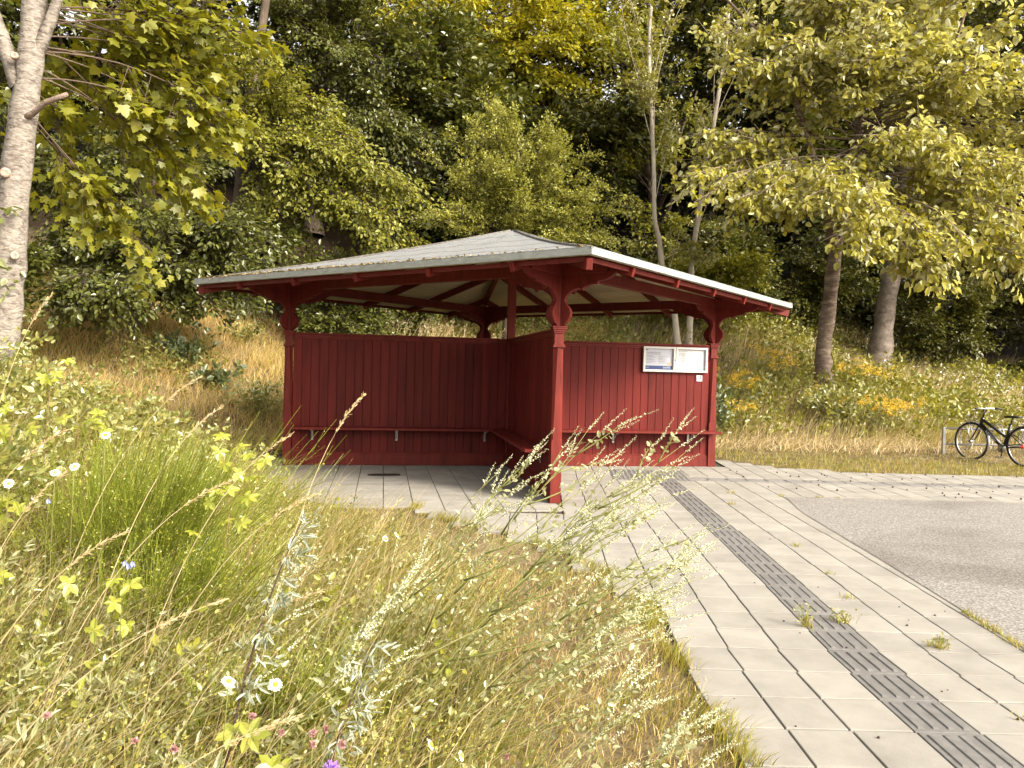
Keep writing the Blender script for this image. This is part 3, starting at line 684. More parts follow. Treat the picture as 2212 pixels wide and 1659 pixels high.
tree('hornbeam_tree', 'tall shadowy hornbeam behind the beech, crown filling the upper middle of the wood', 'tree', 23, [(-6.5, 25, gz(-6.5, 25)), (-6.4, 25, 8), (-6.2, 25, 12), (-6.0, 25, 16)], .26, .1,
     [(-7.2, 23.6, 11.3, 2.3, 1.5, 2.2, 1.1), (-5.0, 23.4, 10.8, 1.7, 1.4, 2.4, 1.1), (-5.4, 23.4, 8.4, 2.4, 1.3, 1.3, 1.0), (-3.4, 23.8, 8.0, 1.2, 1.2, 1.4, .7), (-8.6, 23.6, 9.2, 1.6, 1.2, 1.8, .6), (-5, 24, 14, 3.2, 2, 1.4, 1.0), (-8.4, 24, 12.5, 2.0, 1.5, 2.0, .8)],
     .115, lf_dark, bark_dark, nlimb=13, nspray=24, nleaf=18, slen=.95, fan=.36, droop=.36, start=.3, rise=.2)
tree('hawthorn_tree', 'rounded fine-leaved hawthorn rising right behind the shelter roof', 'tree', 24, [(-.2, 20.9, gz(-.2, 20.9)), (-.15, 20.8, 4.6), (0, 20.6, 6.2), (.1, 20.5, 7.8)], .12, .03,
     [(.1, 20.1, 8.0, 1.15, .9, .85, .9), (-1.1, 20.0, 7.0, 1.25, .9, .9, 1.0), (1.1, 19.9, 6.9, 1.1, .9, .9, 1.0), (.0, 19.6, 6.2, 1.4, .9, .9, 1.1), (1.7, 19.8, 5.7, 1.0, .8, .8, .8), (-1.7, 19.9, 5.7, 1.1, .8, .8, .6), (.4, 19.6, 5.0, 1.7, .9, .7, .9), (2.1, 19.9, 4.9, .75, .6, .5, .4)],
     .058, lf_haw, bark_dark, nlimb=11, nspray=34, nleaf=24, slen=.46, fan=.42, droop=.08, start=.15, rise=.22, limb_r=.2, up=(0, -.4, .9), jit=.6)
tree('lime_tree', 'tall yellow-green lime catching the light at the top of the wood', 'tree', 25, [(-1.0, 33, gz(-1, 33)), (-.8, 33, 12), (-.3, 33, 16), (0, 33, 20)], .3, .1,
     [(-4.6, 29.4, 14.6, 2.6, 1.6, 1.9, 1.3), (-1.4, 29.2, 14.6, 2.6, 1.6, 1.9, 1.4), (1.8, 29.2, 14.2, 2.4, 1.6, 1.9, 1.3), (-2.2, 29.6, 11.8, 2.4, 1.4, 1.5, 1.0), (1.4, 29.6, 11.4, 2.4, 1.4, 1.5, 1.0), (4.8, 29.4, 14.0, 2.2, 1.6, 2.2, 1.2), (5.2, 29.8, 10.6, 2.2, 1.4, 1.6, .8), (0, 31, 17.4, 4.6, 2.2, 1.6, .7)],
     .165, lf_yel, bark_dark, nlimb=13, nspray=22, nleaf=14, slen=1.05, fan=.36, droop=.3, start=.3, rise=.2)
tree('hazel_tree', 'loose grey-green hazel with bare crooked limbs behind the pale saplings', 'tree', 26, [(4.6, 26.5, gz(4.6, 26.5)), (4.7, 26.4, 5.8), (4.5, 26.2, 7.6), (4.2, 26.2, 9.6), (4.3, 26.2, 12)], .15, .05,
     [(3.2, 25.4, 9.6, 1.7, 1.2, 1.6, .8), (5.6, 25.2, 8.8, 1.5, 1.1, 1.7, .8), (3.4, 25.4, 6.6, 1.3, 1.0, 1.1, .55), (5.4, 25.2, 6.0, 1.6, 1.0, 1.0, .7), (4.4, 25.0, 4.6, 2.2, 1.0, .8, .7), (3.6, 25.6, 12.0, 2.6, 1.6, 1.3, 1.0)],
     .125, lf_mid, bark_dark, nlimb=9, nspray=20, nleaf=13, slen=.8, fan=.38, droop=.25, start=.12, rise=.2, bare=.12, limb_r=.3,
     extra=[([(4.7, 26.4, 5.2), (3.9, 26.2, 6.6), (3.2, 26.0, 8.2), (1.9, 25.8, 9.8)], .09, .03), ([(4.6, 26.4, 6), (5.2, 26.2, 7.4), (5.3, 26, 9.2), (5.9, 26, 11)], .08, .03)])
for nm, sd, tr, lab, bl in (
    ('ash_sapling', 31, [(4.50, 21.0, gz(4.5, 21)), (4.30, 21, 3.4), (3.98, 21, 4.43), (3.86, 21, 5.2), (3.72, 21, 5.8), (3.66, 21, 7.2), (3.52, 21, 9.1), (3.44, 21, 10.4), (3.5, 21, 12)], 'slender pale ash stem leaning left, nearer the hawthorn',
     [(4.3, 21.0, 5.2, .5, .3, .6, .3), (4.1, 21.2, 8.2, .55, .3, .7, .4), (3.0, 20.8, 9.6, .8, .5, .6, .6), (3.6, 20.9, 11.4, 1.0, .7, .9, .8)]),
    ('ash_sapling', 32, [(4.84, 21.5, gz(4.84, 21.5)), (4.88, 21.5, 3.7), (4.88, 21.5, 4.8), (5.06, 21.5, 6.3), (5.10, 21.5, 7.0), (5.34, 21.5, 8.3), (5.46, 21.5, 9.2), (5.62, 21.5, 10.4), (5.7, 21.5, 12)], 'slender pale kinked ash stem nearer the cherry tree, leaning right',
     [(5.35, 21.6, 4.9, .55, .3, .6, .35), (5.6, 21.6, 7.2, .6, .3, .6, .4), (5.0, 21.6, 8.8, .5, .3, .5, .4), (5.6, 21.3, 11.2, 1.0, .7, .9, .8)])):
    tree(nm, lab, 'sapling', sd, tr, .085, .042, bl, .085, lf_ash, bark_sap, nlimb=6, nspray=15, nleaf=16, slen=.40, tpl=OVAL, fan=.5, droop=.15, start=.2, rise=.12, limb_r=.10, group='pale ash saplings behind the shelter', twig_r=.004)

# the big cherry on the right bank and the older trunk behind it
gz_c = gz(8.05, 20)
tree('cherry_tree', 'big cherry with brown banded bark and broad pale-backed leaves, on the bank beside the goldenrod', 'tree', 41,
     [(8.04, 20, gz_c), (8.00, 20, 1.9), (7.98, 20, 2.4), (8.10, 20, 3.6), (8.20, 20, 4.8), (8.36, 20, 5.8), (8.62, 20, 6.8), (8.73, 20, 8.9), (8.75, 20, 10.8), (8.7, 20, 12.5)], .235, .07,
     [(5.0, 17.8, 5.6, 1.4, 1.1, .75, 1.0), (6.6, 16.6, 5.2, 1.4, .9, .8, 1.1), (8.3, 16.2, 4.6, 1.3, .8, .55, .8), (5.4, 18.0, 8.6, 1.8, 1.3, 1.2, 1.1), (8.0, 17.4, 8.8, 2.0, 1.3, 1.4, 1.3), (10.6, 17.6, 8.6, 2.0, 1.4, 1.6, 1.3),
      (10.4, 17.0, 5.6, 1.7, 1.1, 1.2, 1.1), (10.8, 16.6, 4.3, 1.2, .8, .6, .6), (6.4, 18.0, 10.6, 2.2, 1.4, 1.0, 1.0), (9.6, 17.8, 11.0, 2.4, 1.5, 1.1, 1.0), (4.6, 18.4, 7.0, 1.0, .9, .8, .5), (8.7, 17.0, 6.6, 1.6, .9, .7, .7), (12.6, 17.8, 7.4, 1.3, 1.2, 2.2, .8), (8.6, 16.0, 3.75, .55, .4, .3, .22)],
     .150, lf_che, bark_cherry, nlimb=12, nspray=20, nleaf=9, slen=.72, tpl=CURL, fan=.40, droop=.42, start=.42, rise=.10, limb_r=.20, front=.15, shell=(.2, 1.0), jit=.55, twig_r=.009, twig_bark=twig_pale,
     extra=[([(8.22, 20, 4.7), (7.7, 19.6, 6.2), (7.2, 19.2, 7.1), (6.75, 19, 8.2), (6.45, 19, 9.2), (5.4, 18.5, 9.9), (4.5, 18, 10.4)], .125, .03), ([(6.75, 19, 8.2), (7.05, 19, 8.9), (6.8, 19, 9.8)], .05, .02), ([(8.6, 20, 6.6), (9.4, 19.5, 7.6), (10.2, 19, 8.8), (10.5, 18.5, 10.4)], .10, .03)])
tree('plane_tree', 'older grey mottled tree with a thick leaning trunk, behind the cherry', 'tree', 42,
     [(11.25, 24, gz(11.25, 24)), (11.40, 24, 3.2), (11.5, 24, 4.2), (11.82, 24, 6.2), (11.98, 24, 8.2), (12.1, 24, 10.6), (12.1, 24, 13)], .34, .14,
     [(12.6, 22.4, 9.6, 2.6, 1.6, 2.0, 1.0), (10.2, 22.6, 10.6, 2.4, 1.6, 1.6, .9), (14.6, 22.6, 7.6, 2.0, 1.5, 1.8, .9), (11.5, 23, 13, 3.6, 2, 1.5, .8), (14.2, 22, 5.2, 1.6, 1.2, .8, .6)],
     .150, lf_che, paint('bark_grey', [(.085, .065, .052), (.18, .145, .12), (.26, .22, .19)], .85, 3, (1, 1, 1.4), bump=.02, bscale=14, contrast=(.35, .65)), nlimb=10, nspray=18, nleaf=10, slen=.8, tpl=CURL, fan=.4, droop=.4, start=.45, rise=.1, limb_r=.22, shell=(.25, 1),
     extra=[([(11.75, 24, 5.6), (11.1, 23.6, 6.9), (10.4, 23.2, 7.4)], .12, .05), ([(11.7, 24, 5.2), (12.6, 23.6, 6.4), (13.6, 23.2, 7.0)], .10, .04)])

# dark shrubs along the foot of the wood and taller trees filling the hill behind
def shrub(label, seed, x, y, w, h, mat=None, leaf=.10, n=6, group=None, name='forest_shrub', dens=1.0):
    z = gz(x, y); gg = np.random.default_rng(seed + 900)
    bl = [(x + gg.uniform(-.55, .55) * w, y - .4 + gg.uniform(-.4, .3), z + h * gg.uniform(.28, .85), w * .38, .7, h * .22, 1) for _ in range(n)]
    tree(name, label, 'shrub', seed, [(x, y, z), (x + .1, y, z + h * .4), (x, y, z + h * .85)], .07, .02, bl, leaf, mat or lf_yew, bark_dark, nlimb=6, nspray=int(20 * dens), nleaf=14, slen=.7, fan=.4, droop=.2, start=.05, rise=.2, limb_r=.4, group=group)
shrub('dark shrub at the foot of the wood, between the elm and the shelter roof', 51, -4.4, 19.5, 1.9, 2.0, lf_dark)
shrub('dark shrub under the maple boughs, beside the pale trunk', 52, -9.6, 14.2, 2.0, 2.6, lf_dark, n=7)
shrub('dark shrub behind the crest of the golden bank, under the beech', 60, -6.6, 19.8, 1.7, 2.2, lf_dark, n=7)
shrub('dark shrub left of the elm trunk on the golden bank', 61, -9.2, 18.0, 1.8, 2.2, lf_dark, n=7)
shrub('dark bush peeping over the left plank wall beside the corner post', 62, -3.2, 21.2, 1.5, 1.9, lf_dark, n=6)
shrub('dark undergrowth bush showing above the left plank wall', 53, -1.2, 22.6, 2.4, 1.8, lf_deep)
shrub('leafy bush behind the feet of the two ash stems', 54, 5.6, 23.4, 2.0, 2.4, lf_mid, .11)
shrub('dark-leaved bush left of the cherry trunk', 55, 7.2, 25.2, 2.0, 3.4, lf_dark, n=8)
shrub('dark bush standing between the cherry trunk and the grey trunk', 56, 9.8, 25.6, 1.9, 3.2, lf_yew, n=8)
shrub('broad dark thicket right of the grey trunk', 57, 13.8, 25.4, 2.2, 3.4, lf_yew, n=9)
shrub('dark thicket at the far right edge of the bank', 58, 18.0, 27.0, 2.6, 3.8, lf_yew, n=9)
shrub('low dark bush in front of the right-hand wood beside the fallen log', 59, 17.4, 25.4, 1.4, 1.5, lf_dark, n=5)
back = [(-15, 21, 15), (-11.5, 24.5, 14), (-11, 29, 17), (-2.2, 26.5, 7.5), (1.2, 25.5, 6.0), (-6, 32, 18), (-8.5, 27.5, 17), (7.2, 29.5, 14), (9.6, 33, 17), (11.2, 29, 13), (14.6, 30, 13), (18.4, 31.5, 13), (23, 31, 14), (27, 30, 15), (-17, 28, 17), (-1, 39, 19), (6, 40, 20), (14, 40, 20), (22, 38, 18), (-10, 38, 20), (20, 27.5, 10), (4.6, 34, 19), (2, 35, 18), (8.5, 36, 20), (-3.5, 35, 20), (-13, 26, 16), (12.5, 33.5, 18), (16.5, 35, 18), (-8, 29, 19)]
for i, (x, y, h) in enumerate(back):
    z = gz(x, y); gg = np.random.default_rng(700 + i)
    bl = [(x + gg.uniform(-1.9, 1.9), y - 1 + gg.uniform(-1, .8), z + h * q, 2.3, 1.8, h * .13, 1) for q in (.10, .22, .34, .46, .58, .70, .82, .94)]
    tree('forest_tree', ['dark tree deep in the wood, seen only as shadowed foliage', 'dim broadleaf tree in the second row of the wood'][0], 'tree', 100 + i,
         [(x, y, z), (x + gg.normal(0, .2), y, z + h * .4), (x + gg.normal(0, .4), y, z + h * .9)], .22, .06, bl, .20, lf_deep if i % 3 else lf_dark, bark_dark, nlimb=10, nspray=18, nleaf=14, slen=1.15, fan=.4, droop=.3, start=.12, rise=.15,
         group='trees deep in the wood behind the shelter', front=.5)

# ------------------------------------------------------------------ grass and herbs
def blades(name, P, H, mat, wid=.006, bend=.55, wind=(.5, -.1), seed=1, wspread=.5, segs=3, **tg):
    g = np.random.default_rng(seed); n = len(P); H = np.broadcast_to(H, (n,)).astype(float)
    ang = g.uniform(0, 2 * np.pi, n); wd = np.array([wind[0], wind[1]])[None] + np.stack([np.cos(ang), np.sin(ang)], 1) * wspread * g.uniform(.3, 1, (n, 1))
    wdt = wid * g.uniform(.6, 1.4, n) if np.isscalar(wid) else wid
    fa = g.uniform(0, np.pi, n); lat = np.stack([np.cos(fa), np.sin(fa) * .7, np.zeros(n)], 1)
    V = np.zeros((n, (segs + 1) * 2, 3)); bd = bend * g.uniform(.4, 1.3, n)
    for k in range(segs + 1):
        t = k / segs; c = P + np.stack([wd[:, 0] * H * bd * t ** 1.7, wd[:, 1] * H * bd * t ** 1.7, H * t * (1 - .28 * bd * t)], 1)
        w = (wdt * (1 - t) ** .6 * .5 + .0004)[:, None]; V[:, 2 * k] = c - lat * w; V[:, 2 * k + 1] = c + lat * w
    q = np.array([[2 * k, 2 * k + 1, 2 * k + 3, 2 * k + 2] for k in range(segs)]); off = (np.arange(n) * (segs + 1) * 2)[:, None, None]
    me = np_mesh(name, V.reshape(-1, 3), [(q[None] + off).reshape(-1, 4)]); o = link(name, me, mat); o['kind'] = 'stuff'
    return o
def scatter(n, x0, x1, y0, y1, cond, seed, near=0.0):
    """uniform points (denser near the camera when near > 0) where cond(x,y) is true or a probability"""
    g = np.random.default_rng(seed); x = g.uniform(x0, x1, n); y = y0 + (y1 - y0) * g.random(n) ** (1 + near)
    c = np.asarray(cond(x, y), float); k = g.random(n) < c; x, y = x[k], y[k]
    return np.stack([x, y, height(x, y) - .035], 1)
def fbm(x, y, s, seed=0):
    a = seed * 1.7; return .5 + .25 * np.sin(x * s + 1.3 * np.sin(y * s * .7 + a) + a) + .25 * np.sin(y * s * 1.3 + 1.1 * np.sin(x * s * .9 - a) + 2 * a)
gr_dry = leafmat('dry_grass', G((.33, .235, .10), (.42, .30, .14), (.26, .20, .07), (.22, .20, .05)), .35, .04, .5, k=(1.15, 1.15, 1.1))
gr_gold = leafmat('golden_grass', G((.52, .36, .16), (.62, .46, .24), (.56, .44, .18), (.38, .34, .09)), .38, .03, .5, k=(1.2, 1.2, 1.15))
gr_green = leafmat('green_grass', G((.10, .13, .018), (.15, .18, .032), (.22, .225, .06), (.32, .285, .11)), .40, .05, .45, k=(1.45, 1.25, 1.0))
gr_lush = leafmat('verge_grass', G((.11, .14, .016), (.155, .18, .026), (.24, .225, .05), (.33, .275, .10)), .40, .04, .45, k=(1.4, 1.25, 1))
gr_straw = leafmat('straw', G((.45, .34, .19), (.56, .45, .27), (.38, .29, .14)), .30, .05, .45, k=(1.1, 1.1, 1.1))
hb_green = leafmat('herb_leaves', G((.085, .115, .022), (.125, .155, .040), (.165, .185, .055), (.20, .205, .06), (.15, .18, .09)), .34, .09, .38, k=(1.6, 1.4, 1.2))
hb_grey = leafmat('grey_herb_leaves', G((.19, .21, .10), (.26, .275, .16), (.22, .24, .10)), .30, .07, .42, k=(1.35, 1.25, 1.2))
hb_bright = leafmat('bright_leaves', G((.17, .205, .022), (.22, .25, .035), (.28, .285, .05)), .42, .06, .38, tcol=(1.2, 1.15, .4), k=(1.4, 1.3, 1.1))
hb_dark = leafmat('bank_dark_leaves', G((.055, .085, .035), (.085, .12, .055), (.075, .10, .03)), .28, .10, .36, k=(1.2, 1.1, 1))
st_green = paint('green_stems', [(.13, .15, .035), (.22, .22, .06)], .6, 20)
fl_white = leafmat('white_petals', G((.72, .71, .66), (.80, .79, .74)), .3, .03, .5, tcol=(1, 1, .95))
fl_cream = leafmat('cream_florets', G((.72, .69, .50), (.78, .76, .62), (.62, .62, .36)), .3, .03, .5, tcol=(1, 1, .7))
fl_yel = leafmat('goldenrod_florets', G((.70, .44, .03), (.74, .52, .05), (.66, .40, .03), (.58, .50, .08)), .3, .03, .5)
fl_pink = leafmat('clover_florets', G((.40, .20, .22), (.46, .27, .26), (.34, .17, .15)), .3, .03, .5, tcol=(1.1, .9, .9))
fl_purple = leafmat('knapweed_florets', G((.32, .16, .50), (.42, .25, .62)), .3, .03, .5, tcol=(1, .9, 1.1))
fl_blue = leafmat('harebell_petals', G((.22, .26, .62), (.32, .36, .72)), .35, .03, .5, tcol=(.9, .9, 1.2))

def meadow(x, y):      # how tall the wild growth is: 1 in the thick of it, 0 on the mown strip by the paving
    e = edge_left(y); d = (e - x)
    lim = np.interp(y, [0, 2.5, 3.5, 4.5, 5.5, 7, 9], [.75, .95, 1.05, 1.15, 1.25, 1.5, 1.9])
    return sstep((d - lim * .75) / .55) * (1 - sstep((y - 8.6 + .0 * x) / 1.0) * sstep((x + 2.6) / .8))
def on_grass(x, y):
    e = edge_left(np.minimum(y, 8.74)); u = (x - J0[0]) * wv[0] + (y - J0[1]) * wv[1]; v = (x - J0[0]) * dv[0] + (y - J0[1]) * dv[1]; paved = (y > 8.9) & (u > -4.5) & ~((u < -3.6) & (v < -2.15))
    return (x < e + .03 + .05 * np.sin(y * 9) * np.sin(y * 23)) & ~paved
# mown, half dead grass beside the paving
P = scatter(150000, -3.5, 1.2, 1.0, 9.2, lambda x, y: on_grass(x, y) * (1 - .75 * meadow(x, y)) * np.clip(.35 + .9 * fbm(x, y, 2.6) - .45 * (y > 6.3), .1, 1), 1, .5)
blades('dry_lawn', P[::2], np.random.default_rng(1).uniform(.03, .085, len(P[::2])), gr_dry, .0045, .9, (.3, 0), 2, 1.1)
P2 = P[1::2]; P2 = P2[np.random.default_rng(4).random(len(P2)) < np.clip(1.25 * fbm(P2[:, 0], P2[:, 1], 4.1, 2) - .15, .08, 1)]
blades('lawn_grass', P2, np.random.default_rng(2).uniform(.03, .10, len(P2)), gr_green, .005, .7, (.35, 0), 3, .9)
# fringe spilling over the paving edge
g = np.random.default_rng(8); n = 5200; yy = g.uniform(1.5, 9.0, n); xx = edge_left(yy) + g.normal(.0, .045, n) - .02
k = fbm(xx, yy, 5.2, 3) > .40; xx, yy = xx[k], yy[k]
blades('edge_grass', np.stack([xx, yy, np.full(len(xx), -.02)], 1), g.uniform(.03, .13, len(xx)), gr_lush, .005, .9, (.5, 0), 5, .9)
# wild meadow
P = scatter(90000, -9, 1.0, 1.0, 10.5, lambda x, y: on_grass(x, y) * meadow(x, y) * (.35 + .65 * fbm(x, y, 1.6, 5)), 11, .7)
blades('meadow_grass', P, np.random.default_rng(12).uniform(.16, .50, len(P)) * (.75 + .5 * fbm(P[:, 0], P[:, 1], 1.1, 7)), gr_green, .0058, .85, (.55, -.1), 13, .8)
P = scatter(26000, -9, .8, 1.0, 10.5, lambda x, y: on_grass(x, y) * meadow(x, y) * (.2 + .8 * fbm(x, y, 1.3, 9)), 14, .6)
blades('meadow_straw', P, np.random.default_rng(15).uniform(.2, .62, len(P)), gr_straw, .0032, .8, (.65, -.05), 16, .6)
P = scatter(15000, -7, .75, 1.0, 9, lambda x, y: on_grass(x, y) * meadow(x, y) * (.25 + .75 * fbm(x, y, 1.9, 44)), 17, .7)
blades('long_grass', P, np.random.default_rng(18).uniform(.32, .78, len(P)), leafmat('long_grass_blades', G((.13, .16, .03), (.20, .215, .05), (.29, .27, .09), (.42, .36, .18)), .40, .06, .4), .0042, 1.15, (.75, -.1), 19, .55, 5)
P = scatter(5200, -7, .75, 1.0, 9, lambda x, y: on_grass(x, y) * meadow(x, y) * (.3 + .7 * fbm(x, y, 1.4, 47)), 117, .7)
blades('pale_stalks', P, np.random.default_rng(118).uniform(.4, .85, len(P)), gr_straw, .0030, 1.0, (.85, -.05), 119, .35, 5)
def herb_cloud(name, P, hlo, hhi, llen, mat, seed, tpl=OVAL, nl=7, slen=.14):
    g = np.random.default_rng(seed); n = len(P); h = g.uniform(hlo, hhi, n); bs = P + np.stack([np.zeros(n), np.zeros(n), h * .35], 1)
    tp = P + np.stack([g.normal(.10, .12, n) * h * 2, g.normal(-.02, .12, n) * h * 2, h], 1)
    V1, F1 = spray_leaves(g, bs, tp, nl, llen, tpl, .42, (0.1, -.3, .9), .12, .55)
    o = link(name, np_mesh(name, V1, F1), mat); o['kind'] = 'stuff'; return o
P = scatter(10500, -8, .9, 1.1, 10, lambda x, y: on_grass(x, y) * meadow(x, y) * (.25 + .75 * fbm(x, y, 2.2, 12)), 21, .8)
herb_cloud('meadow_herbs', P, .08, .36, .030, hb_green, 22, nl=12)
P = scatter(3600, -5, .7, 1.1, 6, lambda x, y: on_grass(x, y) * meadow(x, y) * np.clip(fbm(x, y, 2.6, 15) * 1.5 - .4, 0, 1) * (1 - .8 * sstep((y - 2.6) / 1.5)), 23, .5)
herb_cloud('grey_willowherb', P, .14, .36, .060, hb_grey, 24, LANCE, 10)
P = scatter(2600, -6, .6, 1.2, 9, lambda x, y: on_grass(x, y) * meadow(x, y) * np.clip(fbm(x, y, 1.9, 18) * 2 - .9, 0, 1), 25, .5)
herb_cloud('bramble_groundcover', P, .10, .42, .050, hb_bright, 26, OVAL, 5)
P = scatter(9000, -3.2, .75, 1.1, 5.2, lambda x, y: on_grass(x, y) * meadow(x, y) * (.3 + .7 * fbm(x, y, 3.1, 22)), 123, .4)
herb_cloud('low_meadow_herbs', P, .05, .26, .022, hb_green, 124, nl=12)
P = scatter(2600, -3.4, .6, 1.2, 7.5, lambda x, y: on_grass(x, y) * meadow(x, y) * np.clip(fbm(x, y, 2.3, 31) * 1.6 - .4, 0, 1), 125, .5)
herb_cloud('yellow_bedstraw', P, .12, .42, .014, leafmat('bedstraw', G((.36, .33, .06), (.45, .40, .10), (.30, .31, .05)), .35, .04, .45), 126, nl=16)
P = scatter(3400, -9, -2.4, 4.5, 10, lambda x, y: sstep((-x - 2.6) / 1.2) * .9, 27)
herb_cloud('mound_bramble', P, .2, .62, .055, hb_green, 28, OVAL, 12)

# banks behind
yf = lambda x: np.interp(x, _fx, _fy)
bankL = lambda x, y: ((y > yf(x) - .9) & (y < yf(x) + 7.2) & (x < 3.2)) * np.clip(.45 + .75 * fbm(x, y, 1.1, 2), 0, 1) * ((y < yf(x) + 5.0) | (x > -3.0))
P = scatter(120000, -13, 3.2, 11.2, 24, bankL, 31)
blades('golden_bank_grass', P, np.random.default_rng(32).uniform(.18, .62, len(P)) * (.55 + .75 * fbm(P[:, 0], P[:, 1], 2.3, 3)), gr_gold, .008, .9, (.4, -.15), 33, 1.5)
P = scatter(50000, -13, 3.2, 11.2, 24, lambda x, y: bankL(x, y) * np.clip(fbm(x, y, .9, 6) * 1.7 - .55, .1, 1), 34)
blades('green_bank_grass', P, np.random.default_rng(35).uniform(.2, .60, len(P)), gr_lush, .009, .8, (.4, -.15), 36, 1.4)
P = scatter(9000, -13, 3.4, 12, 23.5, lambda x, y: bankL(x, y) * np.where(x > -3, .9, np.clip(fbm(x, y, 1.5, 41) * 2.2 - 1.15, 0, .8)), 37)
herb_cloud('bank_herbs', P, .18, .65, .085, leafmat('bank_herb_leaves', G((.14, .16, .03), (.22, .22, .05), (.29, .27, .08)), .38, .04, .42), 38, OVAL, 10)
bankR = lambda x, y: ((y > yf(x) - .3) & (y < yf(x) + 11)) * 1.0
P = scatter(150000, 3.0, 27, 16.2, 29, lambda x, y: bankR(x, y) * np.clip(.2 + .8 * fbm(x, y, .8, 4), 0, 1), 41)
blades('right_bank_grass', P[::2], np.random.default_rng(42).uniform(.25, .70, len(P[::2])), gr_straw, .010, .8, (.6, -.15), 43, .7)
blades('right_bank_green', P[1::2], np.random.default_rng(44).uniform(.25, .66, len(P[1::2])), gr_green, .012, .7, (.5, -.2), 45, .8)
P = scatter(8200, 2.6, 24, 16.6, 26, lambda x, y: bankR(x, y) * np.clip(fbm(x, y, .75, 8) * 1.8 - .45, .12, 1) * np.where(x < 9, 1, .55), 46)
herb_cloud('bank_nettles', P, .25, .85, .115, leafmat('nettle_leaves', G((.15, .165, .025), (.23, .225, .045), (.31, .285, .07)), .38, .045, .42), 47, OVAL, 11)
P = scatter(1500, 8.5, 24, 16.8, 23, lambda x, y: bankR(x, y) * np.clip(fbm(x, y, 1.2, 3) * 1.6 - .6, 0, 1), 48)
herb_cloud('bank_white_flowers', P, .45, .80, .055, fl_white, 49, OVAL, 4)
# verge between the paving and the bank, with raked hay
vg = lambda x, y: ((y > back_edge(x) - .02) & (y < yf(x) + .3) & (x > 3.7)) * 1.0
P = scatter(90000, 3.6, 28, 12.9, 19.5, lambda x, y: vg(x, y) * np.where(y - back_edge(x) < 1.5, .95, .5), 51)
g = np.random.default_rng(53)
k = g.random(len(P)) < np.clip(1.55 - .42 * (P[:, 1] - back_edge(P[:, 0])) - .03 * np.maximum(P[:, 0] - 6, 0) * 2, .15, .92)
blades('verge_grass', P[k], g.uniform(.04, .13, k.sum()), gr_lush, .008, .7, (.3, 0), 52, .9)
blades('verge_dry_grass', P[~k], g.uniform(.03, .10, (~k).sum()), gr_dry, .008, 1.0, (.3, 0), 54, 1.1)
P = scatter(9000, 3.7, 22, 14.6, 18, lambda x, y: ((y > yf(x) - 1.5) & (y < yf(x) + .35)) * np.where(x < 8.4, .9, .25), 55)
blades('raked_hay', P + [0, 0, .05], g.uniform(.35, .8, len(P)) * .55, gr_straw, .010, 2.2, (.7, 0), 56, 1.6)
# brown leaf floor left of the shelter
P = scatter(5200, -9, -3.6, 10.6, 16, lambda x, y: ((y > 10.4) & (y < yf(x) + .1) & ((x < -4.3) | (y > 13.6))) * .9, 57)
g = np.random.default_rng(58); V, F = leaf_arrays(P + [0, 0, .03], g.normal(0, 1, (len(P), 3)) * [1, 1, .15], g.normal(0, .3, (len(P), 3)) + [0, 0, 1], g.uniform(.04, .10, len(P)), OVAL)
link('fallen_leaves', np_mesh('fallen_leaves', V, F), lit_mat)['kind'] = 'stuff'
# litter lying on the roof edge (left front eave)
g = np.random.default_rng(59); n = 1500; s = np.clip(1 - np.abs(g.normal(0, .42, n)), .0, 1) * .97 + .015; f = np.abs(g.normal(0, .016, n)) + .004
A_, B_ = np.array([-RE, 0.]), np.array([0., -RE]); pp = (B_ + (A_ - B_) * s[:, None]) * (1 - f)[:, None]; zz = HE + (HA - HE) * f - .05 * np.sin(np.pi * f) + .016
Pw = np.stack([*to_world(pp[:, 0], pp[:, 1], zz)], 1)
V, F = leaf_arrays(Pw, g.normal(0, 1, (n, 3)) * [1, 1, .25], g.normal(0, .4, (n, 3)) + [0, 0, 1], g.uniform(.02, .06, n), OVAL)
link('roof_litter', np_mesh('roof_litter', V, F), lit_mat)['kind'] = 'stuff'
